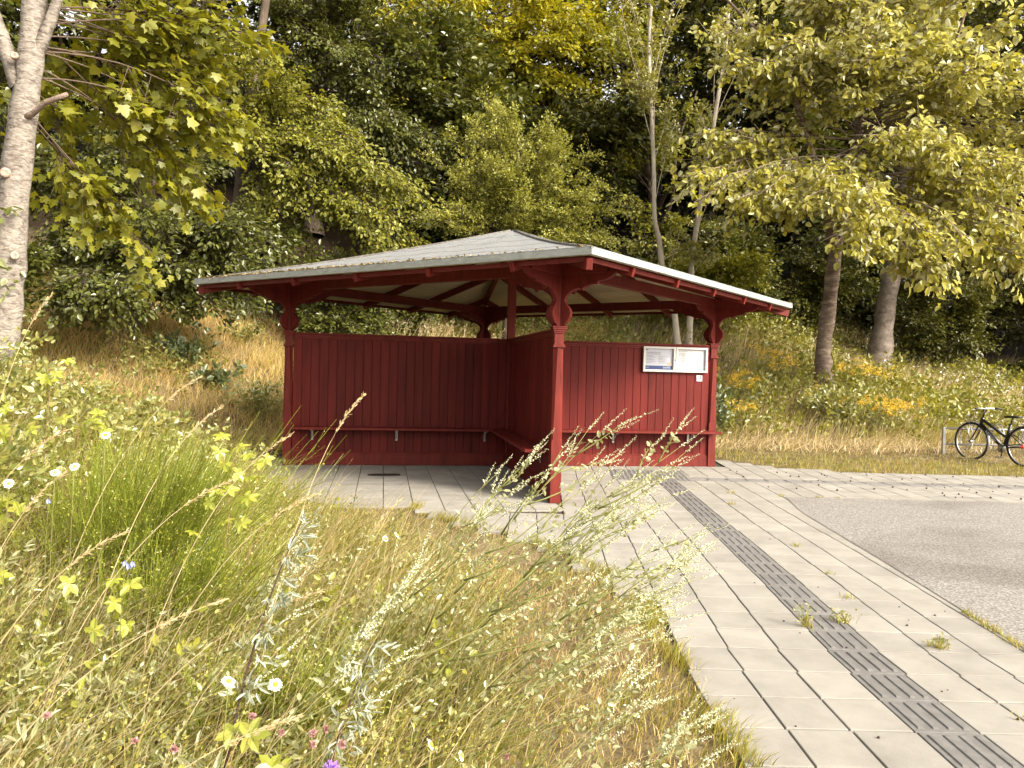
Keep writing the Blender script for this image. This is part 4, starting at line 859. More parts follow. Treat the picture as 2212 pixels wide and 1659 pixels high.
# tufts of grass and weeds in the paving joints
for i, (x, y, nb, h, lab) in enumerate([(2.47, 5.62, 22, .07, 'small weed in the paving joint beside the ribbed strip, nearer the road'), (2.20, 5.05, 40, .10, 'leafy weed growing at the right edge of the ribbed strip'), (1.93, 4.95, 26, .16, 'upright weed growing out of the ribbed strip itself'),
                                         (2.58, 4.62, 46, .09, 'spreading weed in the joint right of the ribbed strip'), (2.72, 7.3, 26, .06, 'small grass tuft far up the joint towards the road'), (2.77, 3.78, 42, .08, 'grass tuft nearest the road corner of the path'), (2.46, 3.66, 18, .05, 'tiny tuft two slabs right of the ribbed strip'),
                                         (2.75, 9.6, 24, .08, 'grass tuft by the inner corner of the asphalt'), (3.0, 10.5, 28, .08, 'yellowish tuft on the paving in front of the notice wall'), (3.62, 10.33, 26, .07, 'tuft at the tip of the asphalt corner'), (4.1, 10.30, 24, .06, 'second tuft along the back edge of the asphalt'),
                                         (4.35, 10.28, 22, .05, 'third tuft along the back edge of the asphalt'), (2.62, 6.3, 18, .06, 'pale sprig in the joint midway along the ribbed strip')]):
    g = np.random.default_rng(60 + i); o = empty('weed_tuft', (x, y, -.005)); tag(o, lab, 'weed', 'weeds in the paving joints')
    P = np.stack([g.normal(0, .028, nb), g.normal(0, .022, nb), np.zeros(nb)], 1)
    e = blades('leaves', P, g.uniform(.4, 1, nb) * h, gr_lush, .006, .8, (.1, 0), 80 + i, 1.0); e.parent = o; del e['kind']
    if i in (1, 2, 3):
        bs = P[:9] * .6 + [0, 0, .01]; tp = bs + np.stack([g.normal(0, .04, 9), g.normal(0, .03, 9), g.uniform(.5, 1, 9) * h], 1)
        V, F = spray_leaves(g, bs, tp, 7, .018, OVAL, .5); link('leaflets', np_mesh('leaflets', V, F), hb_green, o)
g = np.random.default_rng(99); n = 1500; yy = g.uniform(2.5, 5.35, n); xx = edge_right(yy) + .05 + g.normal(0, .022, n) * np.interp(yy, [2.5, 5.3], [2.2, .5])
blades('kerb_grass', np.stack([xx, yy, np.full(n, -.012)], 1), g.uniform(.02, .075, n), gr_lush, .005, .8, (.1, 0), 100, .9)
# dark cherry stones and bits scattered on the paving
g = np.random.default_rng(101); b = MB()
for i in range(90):
    x = g.uniform(3.4, 11); y = g.uniform(10.5, 13.1); r = g.uniform(.010, .017); b.lathe((x, y, .0), (0, 0, 1), [(0, r * .6), (r * .6, r), (r * 1.4, r * .5)], 6)
for i in range(34):
    y = g.uniform(3.2, 9); x = g.uniform(float(edge_left(y)) + .1, float(edge_right(y)) - .05); r = g.uniform(.004, .009); b.lathe((x, y, .0), (0, 0, 1), [(0, r * .6), (r * .6, r), (r * 1.2, r * .5)], 6)
b.build('fallen_cherries', paint('dried_cherry', [(.03, .008, .008), (.07, .02, .015)], .5, 40))['kind'] = 'stuff'

# ------------------------------------------------------------------ single plants
def stemset(name, mat, lines, r0, r1, parent):
    b = MB()
    for L in lines: b.tube(L, list(np.linspace(r0, r1, len(L))), 5)
    return b.build(name, mat, parent)
def melilot(x, y, z, tip, label, seed, nb=9, rs=.006, spike=.145):
    g = np.random.default_rng(seed); o = empty('melilot', (x, y, z)); tag(o, label, 'wildflower', 'white melilot plants leaning over the path')
    T = np.array(tip) - [x, y, z]; main = bez(np.zeros(3), np.array([T[0] * .40, T[1] * .45, T[2] * .60]), T, 10); lines = [main]; bs = []; tp = []; sb = []; st_ = []
    for i in range(nb):
        t = .22 + .74 * (i + g.random() * .6) / nb; p = poly_at(main, t); d = unit(unit(T) * 1.0 + g.normal(0, .26, 3) * [1, 1, .8] + [.42, .05, -.02]); ln = (1.08 - t) * .62 * np.linalg.norm(T) * g.uniform(.6, 1.1) + .06
        e = p + d * ln + np.array([0, 0, .05 * ln]); L = bez(p, (p + e) / 2 + g.normal(0, .03, 3) + [0, 0, -.04 * ln], e, 6); lines.append(L)
        bs.append(L[1]); tp.append(L[4])
        for _ in range(int(g.integers(1, 3))):
            q = poly_at(L, g.uniform(.55, .97)); dd = unit(unit(e - p) + g.normal(0, .22, 3) + [.15, 0, .12]); sb.append(q); st_.append(q + dd * spike * g.uniform(.6, 1.15))
        sb.append(e); st_.append(e + unit(unit(e - p) + g.normal(0, .12, 3)) * spike * g.uniform(.8, 1.2))
    sb.append(main[-1]); st_.append(main[-1] + unit(main[-1] - main[-2]) * spike * 1.2)
    stemset('stem', st_green, lines, rs * .62, .0012, o)
    tb, tt = np.array(sb), np.array(st_); V0, F0 = twig_arrays(tb, tt, .0016, .0008)
    bs, tp = np.array(bs + [main[1], main[3], main[5]]), np.array(tp + [main[3], main[5], main[8]])
    V, F = spray_leaves(g, bs, tp, 14, .026, OVAL, .16, (0, -.3, .9), .05, .6); link('leaves', np_mesh('leaves', V, F), hb_grey, o)
    n = len(tb); m = 52; t = np.linspace(.10, 1, m)[None].repeat(n, 0); P = tb[:, None] + (tt - tb)[:, None] * t[..., None] + g.normal(0, .0022, (n, m, 3))
    d = unit(tt - tb)[:, None].repeat(m, 1); A = unit(g.normal(0, 1, (n, m, 3)) + d * .4); V, F = leaf_arrays(P.reshape(-1, 3), A.reshape(-1, 3), g.normal(0, 1, (n * m, 3)), (.0088 * (1.2 - .75 * t)).ravel(), OVAL)
    nq = sum(len(f) for f in F); V, F2 = join([(V, F), (V0, F0)]); mi = np.r_[np.zeros(nq, int), np.ones(sum(len(f) for f in F0), int)]
    link('flower_spikes', np_mesh('flower_spikes', V, F2, False, mi), [fl_cream, st_green], o)
for a in [(-.62, 3.15, .0, (.42, 3.62, 1.32), 'tallest white melilot, its spray crossing the front post of the shelter', 1, 12, .007),
          (-.50, 3.25, .0, (.80, 3.72, 1.24), 'white melilot reaching farthest right, over the ribbed strip', 2, 12, .007),
          (-.75, 3.35, .0, (.05, 3.5, 1.16), 'white melilot reaching up in front of the bench wall, left of the front post', 3, 10, .006),
          (-.35, 3.05, .0, (.72, 3.45, .86), 'low white melilot stretched out over the paving edge', 4, 11, .006),
          (-.40, 3.5, .0, (.60, 3.9, 1.06), 'white melilot with pale stems in front of the bare patch', 5, 11, .006),
          (-.30, 3.2, .0, (.86, 3.65, .74), 'white melilot with its thin tips spread over the slabs nearest the strip', 11, 11, .005),
          (-.45, 3.3, .0, (.62, 3.7, .92), 'white melilot in the thick of the spray, half way up the front post', 12, 11, .005),
          (-.25, 3.1, .0, (.70, 3.4, .58), 'white melilot lying lowest across the paving edge', 13, 10, .005),
          (-.30, 2.75, .0, (.55, 3.2, .66), 'short white melilot above the mown strip', 6, 9, .005),
          (-.95, 2.45, .0, (-.40, 2.85, .78), 'white melilot among clover, left of the mown strip', 7, 8, .005),
          (-.02, 2.45, .0, (.45, 2.8, .46), 'small white melilot at the bottom of the mown strip', 8, 8, .004),
          (.22, 2.35, .0, (.62, 2.75, .36), 'lowest white melilot, closest to the paving edge', 9, 7, .004),
          (-1.25, 2.7, .0, (-.85, 3.0, .86), 'white melilot standing upright beside the mugwort', 10, 7, .005)]:
    melilot(*a)
def broom(x, y, h, w, n, label, seed, lean=(.30, -.05)):
    g = np.random.default_rng(seed); z = gz(x, y); o = empty('broom_bush', (x, y, z)); tag(o, label, 'shrub', 'green broom bushes in the meadow')
    P = np.stack([g.normal(0, w * .26, n), g.normal(0, w * .22, n), np.zeros(n)], 1)
    d = np.stack([P[:, 0] * .7 + lean[0] * h + g.normal(0, .10, n) * h, P[:, 1] * 1.2 + lean[1] * h + g.normal(0, .14, n) * h], 1); hh = h * g.uniform(.45, 1.0, n)
    tips = P + np.stack([d[:, 0], d[:, 1], hh], 1); V0, F0 = twig_arrays(P, tips, .0032, .0012, sag=.04 * h)
    m = 4; bs = (P[:, None] + (tips - P)[:, None] * g.uniform(.35, .8, (n, m, 1))).reshape(-1, 3); tp = bs + (unit(tips - P)[:, None].repeat(m, 1).reshape(-1, 3) + g.normal(0, .22, (n * m, 3))) * h * g.uniform(.14, .30, (n * m, 1))
    V1, F1 = twig_arrays(bs, tp, .0022, .0008); V, F = join([(V0, F0), (V1, F1)])
    link('twigs', np_mesh('twigs', V, F), leafmat('broom_green_%d' % seed, G((.115, .15, .012), (.17, .205, .02), (.25, .27, .04)), .2, .05, .4), o)
    V, F = spray_leaves(g, bs, tp, 4, .014, OVAL, .10); link('leaves', np_mesh('leaves', V, F), hb_bright, o)
broom(-2.45, 5.0, 1.10, .85, 400, 'largest feathery green broom bush, in front of the golden bank', 1)
broom(-1.95, 4.4, .70, .60, 220, 'feathery broom bush right below the largest one', 2)
broom(-1.00, 3.35, .42, .45, 200, 'low broom tuft behind the mugwort stem', 3)
def mugwort(x, y, z, tip, label, seed):
    g = np.random.default_rng(seed); o = empty('mugwort', (x, y, z)); tag(o, label, 'wildflower'); T = np.array(tip) - [x, y, z]
    L = bez(np.zeros(3), np.array([T[0] * .3, T[1] * .4, T[2] * .6]), T, 9); stemset('stem', paint('purple_stem', [(.045, .022, .022), (.08, .045, .035)], .5, 20), [L], .0055, .002, o)
    t = np.linspace(.3, 1, 16); b0 = poly_at(L, t); d = unit(g.normal(0, .5, (16, 3)) + [.55, -.1, .15]); V, F = spray_leaves(g, b0, b0 + d * .085, 9, .045, LANCE, .6, (0, -.4, .9), .1); link('leaves', np_mesh('leaves', V, F), leafmat('silver_leaves', G((.24, .27, .20), (.33, .35, .28)), .25, .08, .4), o)
mugwort(-1.00, 2.75, .1, (-.78, 2.95, 1.02), 'dark-stemmed mugwort with silvery leaves, beside the low broom tuft', 4)
mugwort(-.62, 2.6, .05, (-.46, 2.75, .62), 'shorter mugwort with silvery leaves, among the melilot', 5)
def grass_stalk(x, y, z, tip, label, seed, head=.20, r=.0026):
    g = np.random.default_rng(seed); o = empty('grass_stalk', (x, y, z)); tag(o, label, 'grass stalk', 'tall ripe grass stalks'); T = np.array(tip) - [x, y, z]
    L = bez(np.zeros(3), np.array([T[0] * .42, T[1] * .5, T[2] * .82]), T, 14); stemset('stem', MATS['straw_stem'], [L], r, .0011, o)
    n = 70; t = 1 - g.random(n) * head / np.linalg.norm(T) * 1.1; P = poly_at(L, np.clip(t, 0, 1)) + g.normal(0, .003, (n, 3)); d = unit(L[-1] - L[-4])
    V, F = leaf_arrays(P, unit(d[None] + g.normal(0, .30, (n, 3))), g.normal(0, 1, (n, 3)), g.uniform(.012, .026, n), LANCE); link('seed_head', np_mesh('seed_head', V, F), gr_straw, o)
paint('straw_stem', [(.42, .33, .17), (.55, .45, .26)], .6, 20)
for i, (x, y, z, tip, lab) in enumerate([
    (-1.12, 3.45, .1, (-.68, 3.6, 1.47), 'tall grass stalk arching right across the left bench wall'),
    (-1.65, 3.5, .2, (-1.02, 3.6, 1.27), 'grass stalk bending against the left corner post'),
    (-1.55, 3.4, .2, (-.86, 3.5, 1.02), 'grass stalk lying almost flat over the shelter floor'),
    (-1.95, 3.6, .25, (-1.42, 3.8, 1.38), 'grass stalk crossing the bare earth left of the shelter'),
    (-2.95, 4.2, .5, (-2.55, 4.3, 1.95), 'grass stalk standing tallest above the golden bank'),
    (-3.05, 4.4, .55, (-2.98, 4.5, 1.92), 'thin upright grass stalk with a small pale head near the maple'),
    (-2.4, 4.2, .4, (-1.75, 4.4, 1.52), 'grass stalk with a drooping head above the broom'),
    (-1.9, 3.2, .2, (-1.18, 3.3, 1.1), 'grass stalk slanting past the mugwort tip'),
    (-1.7, 2.4, .15, (-.95, 2.6, .80), 'grass stalk with an open head in the lower meadow'),
    (-2.0, 2.7, .15, (-1.38, 2.8, .98), 'long grass stalk leaning over the clover'),
    (-1.5, 2.9, .1, (-.72, 3.0, .72), 'grass stalk stretched low towards the mown strip'),
    (-1.25, 2.2, .1, (-.6, 2.3, .55), 'grass stalk nearest the bottom of the meadow'),
    (-2.6, 3.4, .3, (-2.0, 3.5, 1.28), 'grass stalk rising out of the daisies'),
    (-.95, 3.9, .05, (-.55, 4.0, .92), 'grass stalk in front of the bare patch'),
    (-2.2, 3.0, .2, (-1.75, 3.05, 1.15), 'grass stalk beside the harebell')]):
    grass_stalk(x, y, z, tip, lab, 200 + i)
# grass standing on top of the bank behind the left wall
g = np.random.default_rng(240)
x = g.uniform(-3.4, -.6, 210); y = g.uniform(19.2, 20.8, 210); P = np.stack([x, y, height(x, y)], 1); tp = P + np.stack([g.normal(.25, .18, 210), g.normal(0, .1, 210), g.uniform(.55, 1.1, 210)], 1)
V0, F0 = twig_arrays(P, tp, .006, .003, .05); V1, F1 = spray_leaves(g, tp - (tp - P) * .3, tp, 9, .05, LANCE, .14); V, F = join([(V0, F0), (V1, F1)])
link('bank_top_grass', np_mesh('bank_top_grass', V, F), gr_straw)['kind'] = 'stuff'
# bramble / creeper sprays with bright leaves
def creeper(x, y, z, label, seed, n=5, s=.062):
    g = np.random.default_rng(seed); o = empty('creeper_spray', (x, y, z)); tag(o, label, 'creeper', 'bright five-leaved creeper sprays'); zz = max(.2, z - gz(x, y))
    stemset('stem', paint('creeper_stem_%d' % seed, [(.20, .09, .05), (.26, .16, .08)], .6, 9), [bez(np.array([-.08, .05, -zz]), np.array([-.05, 0, -zz * .4]), np.zeros(3), 6)], .003, .0016, o)
    lv = []
    for i in range(n):
        c = g.normal(0, .075, 3) * [1.3, .7, 1]; c[2] -= .02; nrm = unit(np.array([.1, -.55, .75]) + g.normal(0, .3, 3)); e1 = unit(np.cross(nrm, [0, 0, 1.]) + 1e-6); e2 = np.cross(nrm, e1); a0 = g.uniform(0, 6.28)
        a = a0 + np.arange(5) * 1.05; A = np.cos(a)[:, None] * e1 + np.sin(a)[:, None] * e2; A[:, 2] -= .15; lv.append(leaf_arrays(np.repeat(c[None], 5, 0), A, np.repeat(nrm[None], 5, 0) + g.normal(0, .15, (5, 3)), s * g.uniform(.7, 1.1, 5), OVAL))
    V, F = join(lv); link('leaves', np_mesh('leaves', V, F), hb_bright, o)
for i, (x, y, z, lab) in enumerate([(-3.2, 5.4, 1.44, 'creeper spray standing highest beside the maple foot'), (-3.14, 4.9, 1.16, 'creeper spray at the far edge of the meadow above the daisies'), (-2.72, 4.9, 1.20, 'creeper spray left of the broom'),
                                     (-1.62, 4.6, 1.12, 'creeper spray on the right flank of the broom'), (-1.50, 4.6, .92, 'creeper spray hanging low right of the broom'), (-1.62, 4.5, .72, 'lowest creeper spray below the broom'), (-2.9, 4.4, .80, 'creeper spray beside the daisy cluster'),
                                     (-2.75, 3.9, .58, 'pale creeper spray under the daisies'), (-.82, 2.35, .42, 'creeper spray among the clover at the bottom of the meadow'), (-1.9, 3.6, .50, 'creeper spray between the broom and the mugwort')]):
    creeper(x, y, z, lab, 260 + i, 6)
def daisy(x, y, z, label, seed, r=.019, tilt=None):
    g = np.random.default_rng(seed); o = empty('daisy', (x, y, z)); tag(o, label, 'daisy', 'white oxeye daisies'); zz = max(.12, z - gz(x, y))
    stemset('stem', st_green, [bez(np.array([-.05, .03, -zz]), np.array([-.02, 0, -zz * .4]), np.zeros(3), 6)], .0018, .0014, o)
    n = unit(np.array(tilt or [.15, -.6, .75]) + g.normal(0, .2, 3)); e1 = unit(np.cross(n, [0, 0, 1.])); e2 = np.cross(n, e1); a = np.arange(15) * 2 * np.pi / 15 + g.normal(0, .05, 15)
    A = np.cos(a)[:, None] * e1 + np.sin(a)[:, None] * e2; V, F = leaf_arrays(A * .005, A + n * -.1, np.repeat(n[None], 15, 0), r * g.uniform(.85, 1.1, 15), OVAL); link('petals', np_mesh('petals', V, F), fl_white, o)
    MB().lathe(n * -.001, n, [(0, .0085), (.004, .008), (.006, .004)], 10).build('disc', MATS.get('daisy_disc') or paint('daisy_disc', [(.55, .33, .02), (.62, .42, .04)], .7, 200), o)
for i, (x, y, z, lab) in enumerate([(-.84, 2.35, .63, 'daisy in full view above the clover'), (-.70, 2.36, .62, 'daisy close right of the full-view one, half hidden by melilot'), (-2.26, 3.5, 1.03, 'daisy at the edge of the picture, lowest of its cluster'), (-2.11, 3.6, 1.07, 'daisy with a raised disc in the middle of the left cluster'),
                                     (-2.02, 3.6, 1.10, 'daisy topping the left cluster beside the broom'), (-1.93, 3.7, 1.24, 'daisy half sunk in the broom'), (-.51, 3.55, .83, 'drooping daisy in front of the bare patch'), (-.57, 3.6, .80, 'drooping daisy close left of its twin at the bare patch'),
                                     (-.21, 2.25, .50, 'daisy low beside the knapweed, nearer the mown strip'), (-.27, 2.3, .53, 'daisy low beside the knapweed, upper of the three'), (-.12, 2.25, .47, 'faded daisy right of the knapweed'), (-2.3, 3.3, .93, 'daisy just below the cluster at the picture edge')]):
    daisy(x, y, z, lab, 280 + i, *((.012, [.7, -.2, .35]) if i in (6, 7, 8, 9, 10) else ()))
def head_flower(name, label, cat, x, y, z, mat, seed, r=.011, n=60, group=None, stem=True, sq=1.0):
    g = np.random.default_rng(seed); o = empty(name, (x, y, z)); tag(o, label, cat, group); zz = max(.10, z - gz(x, y))
    stemset('stem', st_green, [bez(np.array([-.03, .02, -zz]), np.array([-.01, 0, -zz * .4]), np.zeros(3), 5)], .0016, .0012, o)
    A = unit(g.normal(0, 1, (n, 3)) + [0, 0, .45]); V, F = leaf_arrays(A * r * .25, A, g.normal(0, 1, (n, 3)), r * g.uniform(.8, 1.25, n), OVAL if name != 'knapweed' else LANCE); link('flower_head', np_mesh('flower_head', V * [1, 1, sq], F), mat, o)
g = np.random.default_rng(300)
cl = [(-1.05, 2.15), (-.98, 2.3), (-.9, 2.15), (-.82, 2.2), (-.74, 2.5), (-.68, 2.42), (-.62, 2.45), (-.58, 2.55), (-.60, 2.3), (-.5, 2.35), (-1.4, 2.1), (-1.3, 2.0), (-.42, 2.12), (-.36, 2.06), (-.30, 2.1), (-.22, 2.05), (.0, 2.35), (-.1, 2.5), (.06, 2.6), (.12, 2.2), (-.05, 2.1), (.05, 2.08), (-.65, 2.1), (-.55, 2.05), (-.48, 2.15), (-1.15, 2.45), (-1.2, 2.25), (-.88, 2.6), (-1.5, 2.5), (.02, 2.75)]
for i, (x, y) in enumerate(cl):
    head_flower('clover_flower', 'pinkish-brown clover head among the low leaves of the meadow', 'clover', x + g.normal(0, .03), y + g.normal(0, .03), g.uniform(.36, .46) if x < -.2 else g.uniform(.2, .3), fl_pink, 310 + i, .0115, 46, 'pink clover heads in the meadow')
head_flower('knapweed', 'violet knapweed flower near the bottom of the meadow', 'knapweed', -.48, 2.15, .47, fl_purple, 350, .022, 80)
head_flower('scabious', 'small lilac thistle-like flower beside the paler clover', 'wildflower', -1.42, 2.05, .42, fl_purple, 351, .013, 50)
for i, (x, y, z, lab) in enumerate([(-1.40, 2.85, .86, 'blue harebells hanging in the middle of the meadow'), (-1.95, 3.3, 1.0, 'blue harebell beside the broom'), (-2.2, 2.95, .82, 'pale blue harebell near the picture edge')]):
    g = np.random.default_rng(360 + i); o = empty('harebell', (x, y, z)); tag(o, lab, 'harebell'); zz = max(.15, z - gz(x, y))
    stemset('stem', st_green, [bez(np.array([-.04, .03, -zz]), np.array([-.03, 0, 0]), np.array([0, 0, .02]), 6)], .0013, .0010, o)
    for j in range(3 if i == 0 else 1):
        c = np.array([j * .016 - .012, g.normal(0, .006), -.01 * (j % 2)]); a = np.arange(5) * 1.257; A = np.stack([np.cos(a) * .5, np.sin(a) * .5, -np.ones(5)], 1)
        V, F = leaf_arrays(np.repeat(c[None], 5, 0), A, np.stack([np.cos(a), np.sin(a), np.zeros(5)], 1), .022, OVAL); link('bell', np_mesh('bell', V, F), fl_blue, o)
# goldenrod on the right bank
def goldenrod(x, y, w, h, n, label, seed):
    g = np.random.default_rng(seed); z = gz(x, y); o = empty('goldenrod', (x, y, z)); tag(o, label, 'wildflower', 'orange-yellow goldenrod clumps on the bank'); bx = g.normal(0, w * .42, n); by = g.normal(0, w * .3, n)
    P = np.stack([bx, by, height(x + bx, y + by) - z - .03], 1); T = P + np.stack([g.normal(.18, .10, n) * h, g.normal(-.05, .08, n) * h, h * g.uniform(.65, 1.05, n)], 1)
    V, F = twig_arrays(P, T, .005, .002, .0); link('stems', np_mesh('stems', V, F), st_green, o)
    V, F = spray_leaves(g, P + (T - P) * .15, P + (T - P) * .85, 16, .085, LANCE, .12, (0, -.3, .9), .1, .6); link('leaves', np_mesh('leaves', V, F), hb_green, o)
    b0 = np.repeat(P + (T - P) * .86, 4, 0); t0 = b0 + (g.normal(0, .45, (4 * n, 3)) * [1, 1, .3] + [.5, -.1, .55]) * .24; V, F = spray_leaves(g, b0, t0, 16, .024, OVAL, .22, (0, -.2, 1), .1, .7) if n < 5 else spray_leaves(g, b0, t0, 18, .024, OVAL, .22, (0, -.2, 1), .1, .7); link('flower_plumes', np_mesh('flower_plumes', V, F), fl_yel, o)
goldenrod(5.3, 18.9, .9, .85, 26, 'goldenrod clump directly beside the right corner post', 1)
goldenrod(6.5, 20.0, 1.0, .9, 26, 'goldenrod clump left of the cherry trunk, higher on the bank', 2)
goldenrod(8.3, 17.7, .70, .90, 38, 'brightest goldenrod clump, lowest on the bank towards the bicycle', 3)
goldenrod(9.1, 20.6, .8, .8, 26, 'goldenrod clump just right of the cherry trunk', 4)
goldenrod(4.9, 17.6, .5, .7, 14, 'small goldenrod clump low behind the notice wall', 5)
goldenrod(7.2, 18.3, .6, .7, 12, 'sparse goldenrod clump among the tall straw', 6)
def bush(name, label, x, y, w, h, mat, leaf, seed, n=26, nl=12):
    g = np.random.default_rng(seed); z = gz(x, y); o = empty(name, (x, y, z)); tag(o, label, 'plant'); P = np.stack([g.normal(0, w * .12, n), g.normal(0, w * .12, n), np.zeros(n)], 1)
    T = np.stack([g.normal(0, w * .42, n), g.normal(-.05, w * .3, n), h * g.uniform(.45, 1, n)], 1); V, F = twig_arrays(P, T, .006, .002); link('stems', np_mesh('stems', V, F), st_green, o)
    V, F = spray_leaves(g, P + (T - P) * .3, T, nl, leaf, OVAL, .38, (0, -.45, .8), .2, .5); link('leaves', np_mesh('leaves', V, F), mat, o)
bush('elder_bush', 'dark-leaved young elder in the middle of the golden bank', -6.85, 16.2, .75, .80, hb_dark, .15, 401, 30)
bush('elder_bush', 'dark-leaved young elder lower right of its twin on the golden bank', -6.25, 16.1, .55, .60, hb_dark, .14, 402, 18)
bush('rose_bush', 'green rose bush low beside the left corner post', -5.2, 16.0, .9, 1.0, hb_green, .07, 403, 40, 16)
bush('rose_bush', 'green rose bush high on the golden bank under the elm', -6.2, 18.0, .7, .6, hb_green, .07, 404, 26, 14)
bush('elder_bush', 'green bush at the crest of the bank, left of the roof corner', -6.6, 18.6, .8, .6, hb_dark, .11, 405, 26)
bush('nettle_bush', 'dark nettle clump hard against the right corner post', 4.35, 16.9, .7, 1.5, hb_dark, .11, 406, 40, 14)
bush('shrub_willow', 'grey-green bushy plant growing at the foot of the cherry trunk', 7.6, 18.2, 1.3, 1.1, hb_green, .10, 407, 60, 16)
bush('bramble_bush', 'leafy bramble at the foot of the maple trunk', -4.95, 7.0, 1.0, 1.0, hb_green, .06, 408, 60, 16)
bush('bramble_bush', 'pale bramble bush in front of the maple, at the picture edge', -3.35, 4.8, .8, .75, hb_green, .055, 409, 60, 16)
# fallen log and pale stones on the bank
b = MB(); L0 = np.array([15.0, 26.2, gz(15, 26.2) + .35]); L1 = np.array([16.3, 25.7, gz(16.3, 25.7) + .42]); b.tube([L0, (L0 + L1) / 2, L1], [.15, .14, .135], 10)
o = b.build('fallen_log', paint('log_wood', [(.22, .15, .10), (.42, .33, .25)], .85, 4, (1, 1, 1), bump=.02)); tag(o, 'fallen pale log lying on the bank before the dark thicket', 'log')
for i, (x, y, r, lab) in enumerate([(4.45, 20.2, .16, 'pale stone on the bank between the ash stems'), (4.1, 20.0, .11, 'small pale stone left of the ash stems'), (5.1, 20.1, .12, 'pale stone right of the ash stems')]):
    g = np.random.default_rng(420 + i); b = MB(); prof = [(0, r * .6), (r * .3, r), (r * .7, r * .85), (r * .95, r * .3)]; b.lathe((x, y, gz(x, y) + .22), (.1, 0, 1), prof, 9)
    b.v = [tuple(np.array(v) + g.normal(0, r * .07, 3)) for v in b.v]; tag(b.build('stone', paint('stone_%d' % i, [(.42, .36, .28), (.58, .52, .44)], .9, 8)), lab, 'stone')

# ------------------------------------------------------------------ bicycle and its rack
black = paint('black_paint', [(.008, .007, .007), (.016, .014, .013)], .32, 8, spec=.5); rubber = paint('rubber', [(.010, .009, .008), (.022, .02, .018)], .8, 20)
chrome = paint('bright_alloy', [(.50, .50, .49), (.64, .63, .62)], .28, 10, metal=.85); plast = paint('black_plastic', [(.010, .010, .010), (.025, .024, .022)], .5, 20); redp = paint('red_reflector', [(.50, .02, .015), (.60, .04, .02)], .3, 30)
gB = gz(9.35, 15) + .05
A0, B0 = np.array([9.19, 15.50]), np.array([9.56, 14.42]); hd = math.atan2(A0[1] - B0[1], A0[0] - B0[0])
bk = empty('bicycle', (B0[0], B0[1], .015), hd); tag(bk, 'black city bicycle with silver mudguards parked in the rack', 'bicycle')
R0 = .385; WB = 1.14; FH = np.array([WB, 0, R0]); RH = np.array([0, 0, R0])
def wheel(c):
    b = MB(); ring = lambda r, y=0: [(c[0] + r * math.cos(a), y, c[2] + r * math.sin(a)) for a in np.linspace(0, 2 * np.pi, 40, endpoint=False)]
    w = empty('wheel', (0, 0, 0)); w.parent = bk
    b.tube(ring(R0 - .020), .020, 8, closed=True); b.build('tyre', rubber, w)
    b = MB(); b.tube(ring(R0 - .046), .011, 6, closed=True); b.build('rim', chrome, w)
    b = MB(); b.lathe((c[0], -.045, c[2]), (0, 1, 0), [(0, .030), (.012, .03), (.02, .017), (.07, .017), (.078, .03), (.09, .03)], 12); b.build('hub', chrome, w)
    b = MB()
    for i in range(28):
        a = i * 2 * np.pi / 28; s = -1 if i % 2 else 1; a2 = a + .35 * (1 if (i // 2) % 2 else -1); b.tube([(c[0] + .022 * math.cos(a2), s * .03, c[2] + .022 * math.sin(a2)), (c[0] + (R0 - .05) * math.cos(a), 0, c[2] + (R0 - .05) * math.sin(a))], .0013, 3)
    b.build('spokes', chrome, w)
wheel(FH); wheel(RH)
BB = (.44, 0, .315); ST = (.31, 0, .78); SL_ = (.385, 0, .53); HT = (.90, 0, .875); HB_ = (.945, 0, .72)
b = MB(); b.tube([HT, HB_], .032, 10); b.tube([(.912, 0, .835), SL_], .030, 10); b.tube([(.940, 0, .745), BB], .038, 10); b.tube([ST, BB], .026, 10)
for s in (-1, 1): b.tube([BB, (.25, s * .045, .35), (0, s * .062, R0)], .013, 7); b.tube([(.355, 0, .62), (.22, s * .05, .56), (0, s * .062, R0)], .011, 7)
b.tube([(BB[0], -.04, BB[2]), (BB[0], .04, BB[2])], .028, 10); frm = b.build('frame', black, bk)
b = MB()
b.tube([(.95, 0, .705), (.955, -.045, .69)], .018, 7); b.tube([(.95, 0, .705), (.955, .045, .69)], .018, 7)
for s in (-1, 1): b.tube([(.955, s * .048, .70), (1.04, s * .054, .53), (WB, s * .058, R0)], [.017, .014, .011], 7)
b.build('fork', black, bk)
b = MB(); b.tube([HT, (.865, 0, .985), (.90, 0, 1.035)], [.018, .016, .018], 8); b.build('stem', black, bk)
hb = MB(); hb.tube([(.80, -.32, 1.05), (.86, -.18, 1.055), (.90, 0, 1.045), (.86, .18, 1.055), (.80, .32, 1.05)], .0125, 8); hbo = hb.build('handlebar', chrome, bk)
for s in (-1, 1):
    b = MB(); b.tube([(.775, s * .345, 1.05), (.835, s * .225, 1.055)], .0185, 8); b.build('grip', plast, hbo)
    b = MB(); b.tube([(.87, s * .19, 1.05), (.92, s * .24, 1.03), (.89, s * .33, 1.015)], .006, 6); b.build('brake_lever', chrome, hbo)
b = MB(); b.tube([(.86, .10, 1.05), (1.02, .12, .98), (1.05, .06, .82), (.98, .03, .68)], .003, 5); b.tube([(.86, -.10, 1.05), (1.0, -.12, .96), (1.02, -.06, .80), (.95, -.02, .7)], .003, 5); b.build('cable', plast, hbo)
b = MB(); b.lathe((.90, -.06, 1.06), (0, 0, 1), [(0, .022), (.012, .024), (.022, .012)], 10); b.build('bell', chrome, hbo)
b = MB(); b.tube([ST, (.275, 0, .895)], .0145, 8); b.build('seat_post', black, bk)
b = MB(); prof = [(.44, .018, .925), (.36, .026, .935), (.28, .045, .935), (.20, .080, .938), (.14, .085, .945), (.11, .05, .945)]
vs = []
